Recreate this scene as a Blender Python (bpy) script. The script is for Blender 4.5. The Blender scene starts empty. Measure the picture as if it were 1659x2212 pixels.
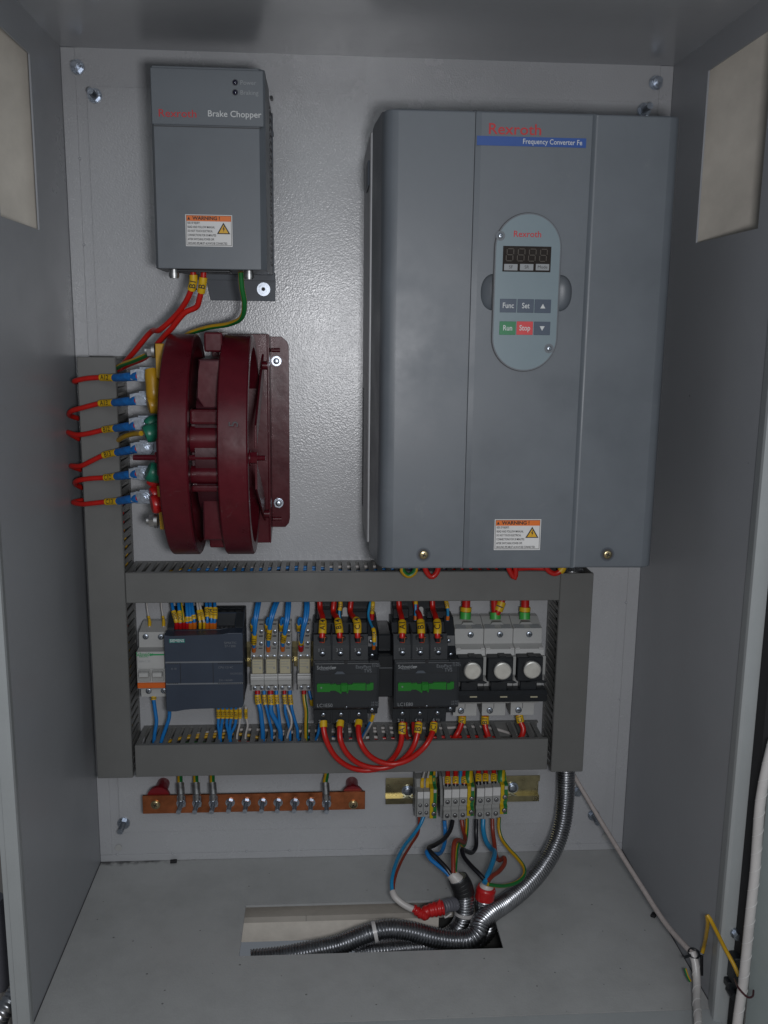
import bpy, bmesh, math, random
from mathutils import Vector, Matrix
random.seed(7)
scene = bpy.context.scene
col = scene.collection

# ------------------------------------------------------------------ camera
CP = Vector((0.30941854, -1.20692245, 0.73031753))
FOC = 2015.853
Rm = (Matrix.Rotation(math.radians(-3.800384), 3, 'Z') @ Matrix.Rotation(math.radians(79.04201413), 3, 'X')
      @ Matrix.Rotation(math.radians(0.70938684), 3, 'Z'))
cam = bpy.data.cameras.new('camera')
camo = bpy.data.objects.new('camera', cam)
col.objects.link(camo)
camo.matrix_world = Matrix.Translation(CP) @ Rm.to_4x4()
cam.sensor_fit = 'VERTICAL'
cam.sensor_height = 36.0
cam.lens = FOC / 2212 * 36.0
cam.clip_start = 0.01
cam.clip_end = 100
scene.camera = camo

# ------------------------------------------------------------------ world, lamps, exposure
w = bpy.data.worlds.new('World')
scene.world = w
w.use_nodes = True
bg = w.node_tree.nodes['Background']
bg.inputs[0].default_value = (0.80, 0.88, 1.0, 1)
bg.inputs[1].default_value = 0.14


def area(name, loc, target, sx, sy, power, color):
    l = bpy.data.lights.new(name, 'AREA')
    l.shape = 'RECTANGLE'
    l.size = sx
    l.size_y = sy
    l.energy = power
    l.color = color
    o = bpy.data.objects.new(name, l)
    col.objects.link(o)
    o.location = loc
    o.rotation_euler = (Vector(target) - Vector(loc)).to_track_quat('-Z', 'Y').to_euler()
    return o


area('flash_lamp', (0.370, -1.195, 0.700), (0.37, 0, 0.46), 0.08, 0.06, 4.3, (0.965, 0.97, 1.0))
area('room_lamp', (0.6, -2.6, 1.75), (0.37, 0, 0.3), 1.8, 1.0, 9.5, (0.90, 0.96, 1.0))

scene.view_settings.view_transform = 'Standard'
scene.view_settings.look = 'None'
scene.view_settings.exposure = -0.12
scene.view_settings.gamma = 1.0
scene.view_settings.use_curve_mapping = False
scene.render.engine = 'CYCLES'
scene.cycles.use_denoising = True
scene.cycles.max_bounces = 8
scene.cycles.caustics_reflective = False
scene.cycles.caustics_refractive = False


# ------------------------------------------------------------------ measuring: where a sight line meets a real plane
def P(u, v, y=None, x=None, z=None):
    d = Rm @ Vector(((u - 829.5) / FOC, -(v - 1106) / FOC, -1))
    if x is not None:
        t = (x - CP.x) / d.x
    elif z is not None:
        t = (z - CP.z) / d.z
    else:
        t = (y - CP.y) / d.y
    return CP + d * t


def reg(ox, oy, wd):
    s = wd / 1659 / 1.15732
    def f(a, b, y=None, x=None, z=None):
        return P(ox / 1.15732 + s * a, oy / 1.15732 + s * b, y, x, z)
    return f


A = reg(240, 1480, 560)
B = reg(740, 1480, 440)
C = reg(960, 1400, 560)
S = reg(240, 1880, 720)
E = reg(920, 1900, 540)
F = reg(1380, 1900, 540)
G = reg(0, 1900, 960)
K = lambda a, b, y: P(1180 / 1.15732 + 280 / 1346 / 1.15732 * a, 500 / 1.15732 + 280 / 1346 / 1.15732 * b, y)
T1 = reg(0, 0, 960)
T2 = reg(860, 0, 1060)
M = reg(140, 780, 620)
V4 = reg(860, 780, 1060)
TP = reg(340, 1480, 300)
TB = reg(1020, 1910, 280)
RL = lambda a, b, y: P((600 + 200 / 1301 * a) / 1.15732, (1500 + 200 / 1301 * b) / 1.15732, y)
HF = reg(560, 2200, 740)


# ------------------------------------------------------------------ materials
MATS = {}


def mat(name, rgb, rough=0.5, metal=0.0, bump=0.0, bscale=300, var=0.06, vscale=25, dirt=0.0, coat=0.0, spec=0.5,
        aniso=None, bdist=0.0004):
    if name in MATS:
        return MATS[name]
    m = bpy.data.materials.new(name)
    m.use_nodes = True
    nt = m.node_tree
    p = nt.nodes['Principled BSDF']
    p.inputs['Roughness'].default_value = rough
    p.inputs['Metallic'].default_value = metal
    p.inputs['Specular IOR Level'].default_value = spec
    if coat:
        p.inputs['Coat Weight'].default_value = coat
        p.inputs['Coat Roughness'].default_value = 0.15
    tc = nt.nodes.new('ShaderNodeTexCoord')
    n = nt.nodes.new('ShaderNodeTexNoise')
    n.inputs['Scale'].default_value = vscale
    n.inputs['Detail'].default_value = 6
    n.inputs['Roughness'].default_value = 0.65
    nt.links.new(tc.outputs['Object'], n.inputs['Vector'])
    mp = nt.nodes.new('ShaderNodeMapRange')
    mp.inputs['From Min'].default_value = 0.3
    mp.inputs['From Max'].default_value = 0.7
    mp.inputs['To Min'].default_value = 1 - var
    mp.inputs['To Max'].default_value = 1 + var
    nt.links.new(n.outputs['Fac'], mp.inputs['Value'])
    mul = nt.nodes.new('ShaderNodeVectorMath')
    mul.operation = 'SCALE'
    mul.inputs[0].default_value = rgb
    nt.links.new(mp.outputs[0], mul.inputs['Scale'])
    last = mul.outputs[0]
    if dirt:
        v = nt.nodes.new('ShaderNodeTexVoronoi')
        v.voronoi_dimensions = '2D'
        v.inputs['Scale'].default_value = 38
        v.inputs['Randomness'].default_value = 1.0
        nt.links.new(tc.outputs['Object'], v.inputs['Vector'])
        # random dot size per cell: most cells have none
        sep = nt.nodes.new('ShaderNodeSeparateColor')
        nt.links.new(v.outputs['Color'], sep.inputs[0])
        sz = nt.nodes.new('ShaderNodeMapRange')
        sz.inputs['From Min'].default_value = 0.72
        sz.inputs['From Max'].default_value = 1.0
        sz.inputs['To Min'].default_value = 0.0
        sz.inputs['To Max'].default_value = 0.05
        nt.links.new(sep.outputs[0], sz.inputs['Value'])
        lt = nt.nodes.new('ShaderNodeMath')
        lt.operation = 'LESS_THAN'
        nt.links.new(v.outputs['Distance'], lt.inputs[0])
        nt.links.new(sz.outputs[0], lt.inputs[1])
        n2 = nt.nodes.new('ShaderNodeTexNoise')
        n2.inputs['Scale'].default_value = 7
        n2.inputs['Detail'].default_value = 8
        n2.inputs['Roughness'].default_value = 0.7
        nt.links.new(tc.outputs['Object'], n2.inputs['Vector'])
        m2 = nt.nodes.new('ShaderNodeMapRange')
        m2.inputs['From Min'].default_value = 0.45
        m2.inputs['From Max'].default_value = 0.75
        m2.inputs['To Min'].default_value = 0.0
        m2.inputs['To Max'].default_value = 0.30 * dirt
        nt.links.new(n2.outputs['Fac'], m2.inputs['Value'])
        mxa = nt.nodes.new('ShaderNodeMath')
        mxa.operation = 'MAXIMUM'
        sc = nt.nodes.new('ShaderNodeMath')
        sc.operation = 'MULTIPLY'
        sc.inputs[1].default_value = 0.85 * dirt
        nt.links.new(lt.outputs[0], sc.inputs[0])
        nt.links.new(sc.outputs[0], mxa.inputs[0])
        nt.links.new(m2.outputs[0], mxa.inputs[1])
        mix = nt.nodes.new('ShaderNodeMix')
        mix.data_type = 'RGBA'
        mix.inputs['B'].default_value = (0.05, 0.048, 0.045, 1)
        nt.links.new(mxa.outputs[0], mix.inputs['Factor'])
        nt.links.new(last, mix.inputs['A'])
        last = mix.outputs['Result']
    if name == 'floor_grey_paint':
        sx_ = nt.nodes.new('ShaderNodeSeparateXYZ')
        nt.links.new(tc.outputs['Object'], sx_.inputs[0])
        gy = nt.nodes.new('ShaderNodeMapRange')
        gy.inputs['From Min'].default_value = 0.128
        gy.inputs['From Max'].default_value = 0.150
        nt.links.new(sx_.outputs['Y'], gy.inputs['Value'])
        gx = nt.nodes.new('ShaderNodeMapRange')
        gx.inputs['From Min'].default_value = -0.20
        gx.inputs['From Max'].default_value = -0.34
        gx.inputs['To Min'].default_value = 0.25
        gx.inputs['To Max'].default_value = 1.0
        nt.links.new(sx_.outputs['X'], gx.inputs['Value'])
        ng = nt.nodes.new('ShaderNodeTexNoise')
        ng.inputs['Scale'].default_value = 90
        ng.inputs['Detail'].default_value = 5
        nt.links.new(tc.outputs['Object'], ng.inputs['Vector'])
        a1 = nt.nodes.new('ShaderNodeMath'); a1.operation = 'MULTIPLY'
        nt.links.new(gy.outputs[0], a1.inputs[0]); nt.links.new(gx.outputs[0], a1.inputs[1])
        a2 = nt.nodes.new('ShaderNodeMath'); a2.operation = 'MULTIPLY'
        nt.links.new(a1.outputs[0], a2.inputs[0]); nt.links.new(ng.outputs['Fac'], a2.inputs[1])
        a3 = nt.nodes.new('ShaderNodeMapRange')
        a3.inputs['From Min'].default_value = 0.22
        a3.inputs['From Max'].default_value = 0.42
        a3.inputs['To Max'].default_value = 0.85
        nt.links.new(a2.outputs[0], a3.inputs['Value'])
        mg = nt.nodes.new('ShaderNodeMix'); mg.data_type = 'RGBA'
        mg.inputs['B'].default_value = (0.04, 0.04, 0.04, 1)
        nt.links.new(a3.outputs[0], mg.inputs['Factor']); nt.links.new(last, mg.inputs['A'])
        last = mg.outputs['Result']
    if name in ('blue_grey_plastic', 'duct_grey_pvc', 'side_grey_paint', 'maroon_enamel', 'smooth_grey_paint'):
        ws = nt.nodes.new('ShaderNodeTexNoise')
        ws.inputs['Scale'].default_value = 16
        ws.inputs['Detail'].default_value = 10
        ws.inputs['Roughness'].default_value = 0.8
        ws.inputs['Distortion'].default_value = 1.2
        nt.links.new(tc.outputs['Object'], ws.inputs['Vector'])
        wr = nt.nodes.new('ShaderNodeMapRange')
        wr.inputs['From Min'].default_value = 0.60
        wr.inputs['From Max'].default_value = 0.74
        wr.inputs['To Max'].default_value = 0.28
        nt.links.new(ws.outputs['Fac'], wr.inputs['Value'])
        wm_ = nt.nodes.new('ShaderNodeMix'); wm_.data_type = 'RGBA'
        wm_.inputs['B'].default_value = (0.24, 0.235, 0.22, 1)
        nt.links.new(wr.outputs[0], wm_.inputs['Factor']); nt.links.new(last, wm_.inputs['A'])
        last = wm_.outputs['Result']
    nt.links.new(last, p.inputs['Base Color'])
    # gloss variation from handling
    mr = nt.nodes.new('ShaderNodeMapRange')
    mr.inputs['From Min'].default_value = 0.3
    mr.inputs['From Max'].default_value = 0.7
    dv = 0.11 if name in ('blue_grey_plastic', 'duct_grey_pvc', 'side_grey_paint') else 0.05
    mr.inputs['To Min'].default_value = max(0.02, rough - dv)
    mr.inputs['To Max'].default_value = min(1, rough + dv)
    nt.links.new(n.outputs['Fac'], mr.inputs['Value'])
    nt.links.new(mr.outputs[0], p.inputs['Roughness'])
    if bump:
        nb = nt.nodes.new('ShaderNodeTexNoise')
        nb.inputs['Scale'].default_value = bscale
        nb.inputs['Detail'].default_value = 2
        nt.links.new(tc.outputs['Object'], nb.inputs['Vector'])
        bm_ = nt.nodes.new('ShaderNodeBump')
        bm_.inputs['Strength'].default_value = bump
        bm_.inputs['Distance'].default_value = bdist
        nt.links.new(nb.outputs['Fac'], bm_.inputs['Height'])
        nt.links.new(bm_.outputs[0], p.inputs['Normal'])
    MATS[name] = m
    return m


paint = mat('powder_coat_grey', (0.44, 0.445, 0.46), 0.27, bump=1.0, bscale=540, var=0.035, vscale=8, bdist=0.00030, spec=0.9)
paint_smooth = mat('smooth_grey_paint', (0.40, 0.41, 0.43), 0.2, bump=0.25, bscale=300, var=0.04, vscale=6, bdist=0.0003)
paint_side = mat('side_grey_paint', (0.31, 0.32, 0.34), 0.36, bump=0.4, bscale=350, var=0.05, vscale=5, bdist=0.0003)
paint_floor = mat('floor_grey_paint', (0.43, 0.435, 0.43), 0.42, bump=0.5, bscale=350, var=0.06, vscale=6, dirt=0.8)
frame_paint = mat('frame_grey_paint', (0.36, 0.38, 0.385), 0.35, bump=0.2, bscale=300, var=0.03)
door_paint = mat('door_grey_paint', (0.40, 0.46, 0.46), 0.4, bump=0.2, bscale=300, var=0.03)
drive_grey = mat('blue_grey_plastic', (0.112, 0.125, 0.141), 0.42, bump=0.35, bscale=1500, var=0.10, vscale=9, bdist=0.0002)
drive_dark = mat('dark_blue_grey_plastic', (0.07, 0.082, 0.10), 0.5, var=0.05)
zinc_sheet = mat('galvanised_sheet', (0.30, 0.305, 0.315), 0.5, 0.25, var=0.12, vscale=60, bump=0.2, bscale=120)
keypad_blue = mat('pale_blue_grey_film', (0.165, 0.215, 0.240), 0.4, var=0.02)
duct_grey = mat('duct_grey_pvc', (0.142, 0.142, 0.137), 0.42, bump=0.2, bscale=700, var=0.05, vscale=12, bdist=0.0002)
maroon = mat('maroon_enamel', (0.075, 0.0042, 0.0095), 0.3, bump=0.35, bscale=60, var=0.22, vscale=30, bdist=0.0006, spec=0.35)
maroon_dark = mat('maroon_varnish_inside', (0.045, 0.005, 0.01), 0.4, bump=0.4, bscale=120, var=0.2)
black_plastic = mat('black_plastic', (0.011, 0.013, 0.016), 0.42, bump=0.2, bscale=900, var=0.1, bdist=0.0002)
charcoal = mat('charcoal_plastic', (0.016, 0.019, 0.023), 0.45, bump=0.25, bscale=1200, var=0.08, bdist=0.0002)
plc_blue = mat('dark_slate_plastic', (0.030, 0.042, 0.066), 0.45, bump=0.25, bscale=1200, var=0.06, bdist=0.0002)
white_plastic = mat('white_plastic', (0.42, 0.42, 0.41), 0.45, var=0.04)
grey_plastic = mat('light_grey_plastic', (0.31, 0.31, 0.30), 0.5, var=0.05)
mid_plastic = mat('mid_grey_plastic', (0.20, 0.20, 0.195), 0.5, var=0.05)
beige_plastic = mat('beige_relay_cover', (0.42, 0.385, 0.27), 0.5, var=0.04)
zinc = mat('bright_zinc', (0.42, 0.46, 0.52), 0.33, 1.0, var=0.15, vscale=300)
steel = mat('dull_steel', (0.45, 0.45, 0.45), 0.4, 1.0, var=0.15, vscale=200)
chrome = mat('flexible_conduit_steel', (0.37, 0.375, 0.39), 0.31, 1.0, var=0.15, vscale=120)
rail_zinc = mat('yellow_passivated_zinc', (0.40, 0.35, 0.20), 0.3, 0.95, var=0.3, vscale=45)
copper = mat('copper', (0.45, 0.148, 0.062), 0.36, 0.95, bump=0.25, bscale=100, var=0.38, vscale=45)
brass = mat('brass', (0.42, 0.34, 0.20), 0.3, 1.0, var=0.15)
silver_cap = mat('silver_fuse_cap', (0.92, 0.90, 0.84), 0.33, 0.8, var=0.08, vscale=90)
red_pvc = mat('red_pvc', (0.46, 0.012, 0.008), 0.32, var=0.08)
blue_pvc = mat('blue_pvc', (0.012, 0.165, 0.46), 0.32, var=0.1)
sky_pvc = mat('sky_blue_pvc', (0.015, 0.21, 0.42), 0.32, var=0.1)
blue_shrink = mat('blue_heat_shrink', (0.008, 0.13, 0.42), 0.5, bump=0.5, bscale=200, var=0.3, vscale=120)
black_pvc = mat('black_pvc', (0.008, 0.008, 0.011), 0.35)
white_pvc = mat('white_pvc', (0.50, 0.47, 0.45), 0.4)
brown_pvc = mat('brown_pvc', (0.22, 0.03, 0.015), 0.35)
yellow_pvc = mat('yellow_pvc', (0.50, 0.29, 0.01), 0.35, var=0.1)
green_pvc = mat('green_pvc', (0.01, 0.14, 0.03), 0.35)
marker = mat('yellow_marker_sleeve', (0.60, 0.37, 0.008), 0.45, var=0.06)
marker_ink = mat('black_ink', (0.012, 0.012, 0.014), 0.6)
orange_f = mat('orange_ferrule', (0.55, 0.13, 0.01), 0.4)
yellow_f = mat('yellow_ferrule', (0.60, 0.36, 0.01), 0.4)
red_f = mat('red_ferrule', (0.40, 0.005, 0.008), 0.4)
green_f = mat('green_sleeve', (0.05, 0.36, 0.06), 0.45)
green_bar = mat('green_slider', (0.010, 0.17, 0.014), 0.4)
teal = mat('teal_badge', (0.0, 0.20, 0.17), 0.5)
orange_bar = mat('orange_stripe', (0.62, 0.115, 0.012), 0.45)
green_print = mat('green_print', (0.01, 0.27, 0.08), 0.6)
label_white = mat('label_white', (0.62, 0.61, 0.60), 0.45)
label_orange = mat('label_orange', (0.66, 0.145, 0.012), 0.45)
label_yellow = mat('label_yellow', (0.62, 0.34, 0.01), 0.45)
print_red = mat('red_print', (0.42, 0.015, 0.02), 0.5)
print_white = mat('white_print', (0.55, 0.56, 0.56), 0.5)
print_grey = mat('grey_print', (0.25, 0.26, 0.27), 0.5)
print_dim = mat('dim_print', (0.15, 0.16, 0.175), 0.5)
print_line = mat('seam_dark', (0.05, 0.05, 0.055), 0.6)
blue_band = mat('blue_band', (0.008, 0.06, 0.27), 0.4)
btn_navy = mat('navy_button', (0.045, 0.065, 0.10), 0.4)
btn_green = mat('green_button', (0.012, 0.17, 0.06), 0.4)
btn_red = mat('red_button', (0.56, 0.035, 0.04), 0.4)
lcd = mat('dark_display', (0.022, 0.017, 0.014), 0.15)
lcd_seg = mat('unlit_segments', (0.045, 0.034, 0.022), 0.4)
dark_led = mat('dark_led', (0.01, 0.01, 0.03), 0.1)
rubber = mat('black_rubber', (0.012, 0.012, 0.014), 0.7)
board = mat('pale_board', (0.56, 0.52, 0.46), 0.7, bump=0.3, bscale=80, var=0.13, vscale=14)
board_edge = mat('brown_board_edge', (0.22, 0.16, 0.10), 0.8, bump=0.4, bscale=200, var=0.2)
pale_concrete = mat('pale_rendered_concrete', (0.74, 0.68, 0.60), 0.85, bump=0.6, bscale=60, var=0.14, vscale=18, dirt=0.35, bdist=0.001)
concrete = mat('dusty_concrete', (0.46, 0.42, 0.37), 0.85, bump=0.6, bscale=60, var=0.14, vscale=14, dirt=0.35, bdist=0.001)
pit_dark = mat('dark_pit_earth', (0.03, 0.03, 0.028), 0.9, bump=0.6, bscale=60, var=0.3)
red_ins = mat('red_insulator', (0.17, 0.004, 0.010), 0.35)
gy_yellow = mat('earth_yellow', (0.55, 0.38, 0.01), 0.4)
gy_green = mat('earth_green', (0.02, 0.16, 0.05), 0.4)
red_tape = mat('red_tape', (0.46, 0.012, 0.012), 0.3, bump=0.6, bscale=90, var=0.15, bdist=0.001)
black_tape = mat('black_tape', (0.012, 0.012, 0.013), 0.5, bump=0.5, bscale=80, bdist=0.001)
green_tape = mat('green_tape', (0.01, 0.15, 0.09), 0.35, bump=0.6, bscale=90, bdist=0.001)
yellow_tape = mat('yellow_tape', (0.46, 0.25, 0.012), 0.35, bump=0.6, bscale=90, bdist=0.001)
clear_wrap = mat('translucent_wrap', (0.52, 0.50, 0.49), 0.3, bump=0.4, bscale=200, var=0.1)
braid = mat('pale_braid', (0.44, 0.39, 0.37), 0.6, bump=0.8, bscale=500, var=0.12, vscale=200)
grey_hose = mat('grey_corrugated_hose', (0.13, 0.13, 0.15), 0.45)


# ------------------------------------------------------------------ mesh building
class MB:
    def __init__(s):
        s.bm = bmesh.new()
        s.mats = []

    def mi(s, m):
        if m not in s.mats:
            s.mats.append(m)
        return s.mats.index(m)

    def box(s, x0, x1, y0, y1, z0, z1, m, bev=0.0, seg=1):
        x0, x1 = sorted((x0, x1)); y0, y1 = sorted((y0, y1)); z0, z1 = sorted((z0, z1))
        i = s.mi(m)
        v = [s.bm.verts.new((x, y, z)) for x in (x0, x1) for y in (y0, y1) for z in (z0, z1)]
        fs = []
        for q in ((0, 1, 3, 2), (4, 6, 7, 5), (0, 4, 5, 1), (2, 3, 7, 6), (0, 2, 6, 4), (1, 5, 7, 3)):
            f = s.bm.faces.new([v[k] for k in q])
            f.material_index = i
            fs.append(f)
        if bev:
            es = list({e for f in fs for e in f.edges})
            bmesh.ops.bevel(s.bm, geom=es, offset=min(bev, 0.45 * min(x1 - x0, y1 - y0, z1 - z0)), segments=seg,
                            affect='EDGES', profile=0.5)
        return s

    def prism(s, poly, axis, a, b, m, bev=0.0, seg=2, smooth=False):
        i = s.mi(m)

        def mk(p, t):
            return (t, p[0], p[1]) if axis == 'x' else ((p[0], t, p[1]) if axis == 'y' else (p[0], p[1], t))
        va = [s.bm.verts.new(mk(p, a)) for p in poly]
        vb = [s.bm.verts.new(mk(p, b)) for p in poly]
        fs = [s.bm.faces.new(va), s.bm.faces.new(vb[::-1])]
        n = len(poly)
        for k in range(n):
            fs.append(s.bm.faces.new((va[k], vb[k], vb[(k + 1) % n], va[(k + 1) % n])))
        for f in fs:
            f.material_index = i
        for k, f in enumerate(fs[2:]):
            f.smooth = smooth and (Vector(poly[k]) - Vector(poly[(k + 1) % n])).length < 0.007
        if bev:
            es = list({e for f in fs[:2] for e in f.edges})
            bmesh.ops.bevel(s.bm, geom=es, offset=bev, segments=seg, affect='EDGES', profile=0.5)
        return s

    def cyl(s, p0, p1, r, m, seg=20, r1=None, caps=True):
        p0, p1 = Vector(p0), Vector(p1)
        d = (p1 - p0).normalized()
        a = d.orthogonal().normalized()
        b = d.cross(a)
        i = s.mi(m)
        r1 = r if r1 is None else r1
        va, vb = [], []
        for k in range(seg):
            t = 2 * math.pi * k / seg
            o = a * math.cos(t) + b * math.sin(t)
            va.append(s.bm.verts.new(p0 + o * r))
            vb.append(s.bm.verts.new(p1 + o * r1))
        for k in range(seg):
            f = s.bm.faces.new((va[k], va[(k + 1) % seg], vb[(k + 1) % seg], vb[k]))
            f.smooth = seg > 8
            f.material_index = i
        if caps:
            for q in (va[::-1], vb):
                f = s.bm.faces.new(q)
                f.material_index = i
        return s

    def dome(s, c, d, r, h, m, seg=20):
        c, d = Vector(c), Vector(d).normalized()
        a = d.orthogonal().normalized()
        b = d.cross(a)
        i = s.mi(m)
        rings = []
        for j in range(5):
            t = j / 5 * math.pi / 2
            rings.append([s.bm.verts.new(c + d * h * math.sin(t) + (a * math.cos(2 * math.pi * k / seg) + b * math.sin(2 * math.pi * k / seg)) * r * math.cos(t)) for k in range(seg)])
        top = s.bm.verts.new(c + d * h)
        for j in range(4):
            for k in range(seg):
                f = s.bm.faces.new((rings[j][k], rings[j][(k + 1) % seg], rings[j + 1][(k + 1) % seg], rings[j + 1][k]))
                f.smooth = True
                f.material_index = i
        for k in range(seg):
            f = s.bm.faces.new((rings[4][k], rings[4][(k + 1) % seg], top))
            f.smooth = True
            f.material_index = i
        return s

    def screw(s, c, r, m=None, d=(0, -1, 0), h=0.002, slot='+', ang=0.4):
        """pan head with a recess cross"""
        m = m or zinc
        c, dv = Vector(c), Vector(d).normalized()
        s.cyl(c, c + dv * h * 0.5, r, m, 18)
        s.dome(c + dv * h * 0.5, dv, r, h * 0.5, m, 18)
        a = dv.orthogonal().normalized()
        a = Matrix.Rotation(ang, 3, dv) @ a
        b = dv.cross(a)
        i = s.mi(marker_ink)
        for (e1, e2) in ((a, b), (b, a))[:2 if slot == '+' else 1]:
            L, W_ = r * (0.55 if slot == '+' else 0.8), r * 0.11
            o = c + dv * h * 1.02
            vs = [s.bm.verts.new(o + e1 * L * sx + e2 * W_ * sy) for sx, sy in ((-1, -1), (1, -1), (1, 1), (-1, 1))]
            f = s.bm.faces.new(vs)
            f.material_index = i
        return s

    def tube(s, pts, r, m, seg=12, m2=None, closed_caps=True, rf=None, phase=0.0):
        """pts already dense; rf optional radius per point"""
        i = s.mi(m)
        i2 = s.mi(m2) if m2 else i
        n = len(pts)
        tan = []
        for k in range(n):
            t = (pts[min(k + 1, n - 1)] - pts[max(k - 1, 0)])
            tan.append(t.normalized() if t.length > 1e-9 else Vector((0, 0, 1)))
        ref = Vector((0, -1, 0))
        nrm = (ref - tan[0] * ref.dot(tan[0]))
        nrm = nrm.normalized() if nrm.length > 0.05 else tan[0].orthogonal().normalized()
        rings = []
        for k in range(n):
            if k:
                q = tan[k - 1].rotation_difference(tan[k])
                nrm = q @ nrm
                nrm = (nrm - tan[k] * nrm.dot(tan[k])).normalized()
            b = tan[k].cross(nrm)
            rr = rf(k) if rf else r
            rings.append([s.bm.verts.new(pts[k] + (nrm * math.cos(phase + 2 * math.pi * j / seg) + b * math.sin(phase + 2 * math.pi * j / seg)) * rr) for j in range(seg)])
        for k in range(n - 1):
            for j in range(seg):
                f = s.bm.faces.new((rings[k][j], rings[k][(j + 1) % seg], rings[k + 1][(j + 1) % seg], rings[k + 1][j]))
                f.smooth = True
                f.material_index = i if j < seg * 0.6 else i2
        if closed_caps:
            f = s.bm.faces.new(rings[0][::-1]); f.material_index = i
            f = s.bm.faces.new(rings[-1]); f.material_index = i
        return s

    def quad(s, pts, m):
        f = s.bm.faces.new([s.bm.verts.new(p) for p in pts])
        f.material_index = s.mi(m)
        return s

    def plate_hole(s, axis, u0, u1, v0, v1, hu0, hu1, hv0, hv1, w0, w1, m):
        i = s.mi(m)

        def mk(u, v, t):
            return (t, u, v) if axis == 'x' else ((u, t, v) if axis == 'y' else (u, v, t))
        us, vs = [u0, hu0, hu1, u1], [v0, hv0, hv1, v1]
        g = {}
        for t in (w0, w1):
            for a in range(4):
                for b in range(4):
                    g[(a, b, t)] = s.bm.verts.new(mk(us[a], vs[b], t))
        for t in (w0, w1):
            for a in range(3):
                for b in range(3):
                    if a == 1 and b == 1:
                        continue
                    s.bm.faces.new((g[(a, b, t)], g[(a + 1, b, t)], g[(a + 1, b + 1, t)], g[(a, b + 1, t)])).material_index = i
        for (a, b, c, d) in ((1, 1, 2, 1), (2, 1, 2, 2), (2, 2, 1, 2), (1, 2, 1, 1), (0, 0, 1, 0), (1, 0, 2, 0), (2, 0, 3, 0), (0, 3, 1, 3), (1, 3, 2, 3),
                             (2, 3, 3, 3), (0, 0, 0, 1), (0, 1, 0, 2), (0, 2, 0, 3), (3, 0, 3, 1), (3, 1, 3, 2), (3, 2, 3, 3)):
            s.bm.faces.new((g[(a, b, w0)], g[(c, d, w0)], g[(c, d, w1)], g[(a, b, w1)])).material_index = i
        return s

    def text(s, string, loc, size, m, align='LEFT', basis=None, sx=1.0, bold=0.0):
        """flat lettering; default reads from the front (normal -Y). basis = 3x3 columns right, up, normal"""
        key = (string, align, round(bold, 4))
        if key not in TXT:
            cu = bpy.data.curves.new('t', 'FONT')
            cu.body = string
            cu.size = 1.0
            cu.align_x = align
            cu.align_y = 'CENTER'
            cu.offset = bold
            cu.resolution_u = 3
            o = bpy.data.objects.new('t', cu)
            col.objects.link(o)
            bpy.context.view_layer.update()
            dg = bpy.context.evaluated_depsgraph_get()
            me = bpy.data.meshes.new_from_object(o.evaluated_get(dg))
            TXT[key] = ([tuple(v.co) for v in me.vertices], [tuple(p.vertices) for p in me.polygons])
            bpy.data.objects.remove(o)
            bpy.data.curves.remove(cu)
            bpy.data.meshes.remove(me)
        vs, fs = TXT[key]
        if basis is None:
            basis = (Vector((1, 0, 0)), Vector((0, 0, 1)))
        i = s.mi(m)
        loc = Vector(loc)
        vv = [s.bm.verts.new(loc + basis[0] * (v[0] * size * sx) + basis[1] * (v[1] * size)) for v in vs]
        for q in fs:
            try:
                s.bm.faces.new([vv[k] for k in q]).material_index = i
            except ValueError:
                pass
        return s

    def build(s, name, parent=None, loc=None, bevel_normals=False, recalc=True):
        me = bpy.data.meshes.new(name)
        if parent is not None:
            org = wloc(parent)
        elif loc is not None:
            org = Vector(loc)
        else:
            xs = [v.co.copy() for v in s.bm.verts]
            lo = Vector([min(c[k] for c in xs) for k in range(3)])
            hi = Vector([max(c[k] for c in xs) for k in range(3)])
            org = Vector(((lo.x + hi.x) / 2, (lo.y + hi.y) / 2, lo.z))
        if recalc:
            bmesh.ops.recalc_face_normals(s.bm, faces=s.bm.faces)
        bmesh.ops.translate(s.bm, verts=s.bm.verts, vec=-org)
        for e in s.bm.edges:
            if len(e.link_faces) == 2 and e.calc_face_angle(0) > 0.62:
                e.smooth = False
        s.bm.to_mesh(me)
        s.bm.free()
        for m in s.mats:
            me.materials.append(m)
        o = bpy.data.objects.new(name, me)
        col.objects.link(o)
        if parent is not None:
            o.parent = parent
        else:
            o.location = org
        return o


TXT = {}


def wloc(o):
    v = Vector((0, 0, 0))
    while o is not None:
        v += Vector(o.location)
        o = o.parent
    return v


def tag(o, label=None, cat=None, group=None, kind=None):
    if label: o['label'] = label
    if cat: o['category'] = cat
    if group: o['group'] = group
    if kind: o['kind'] = kind
    return o


def thing(name, loc, label, cat, group=None):
    o = bpy.data.objects.new(name, None)
    o.empty_display_size = 0.02
    col.objects.link(o)
    o.location = loc
    return tag(o, label, cat, group)


def dup(root, off, label=None, relabel=None):
    def cp(o, par):
        c = o.copy()
        col.objects.link(c)
        if par is not None:
            c.parent = par
        for ch in list(o.children):
            cp(ch, c)
        return c
    r = cp(root, None)
    r.location = Vector(root.location) + Vector(off)
    if label:
        r['label'] = label
    return r


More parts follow.
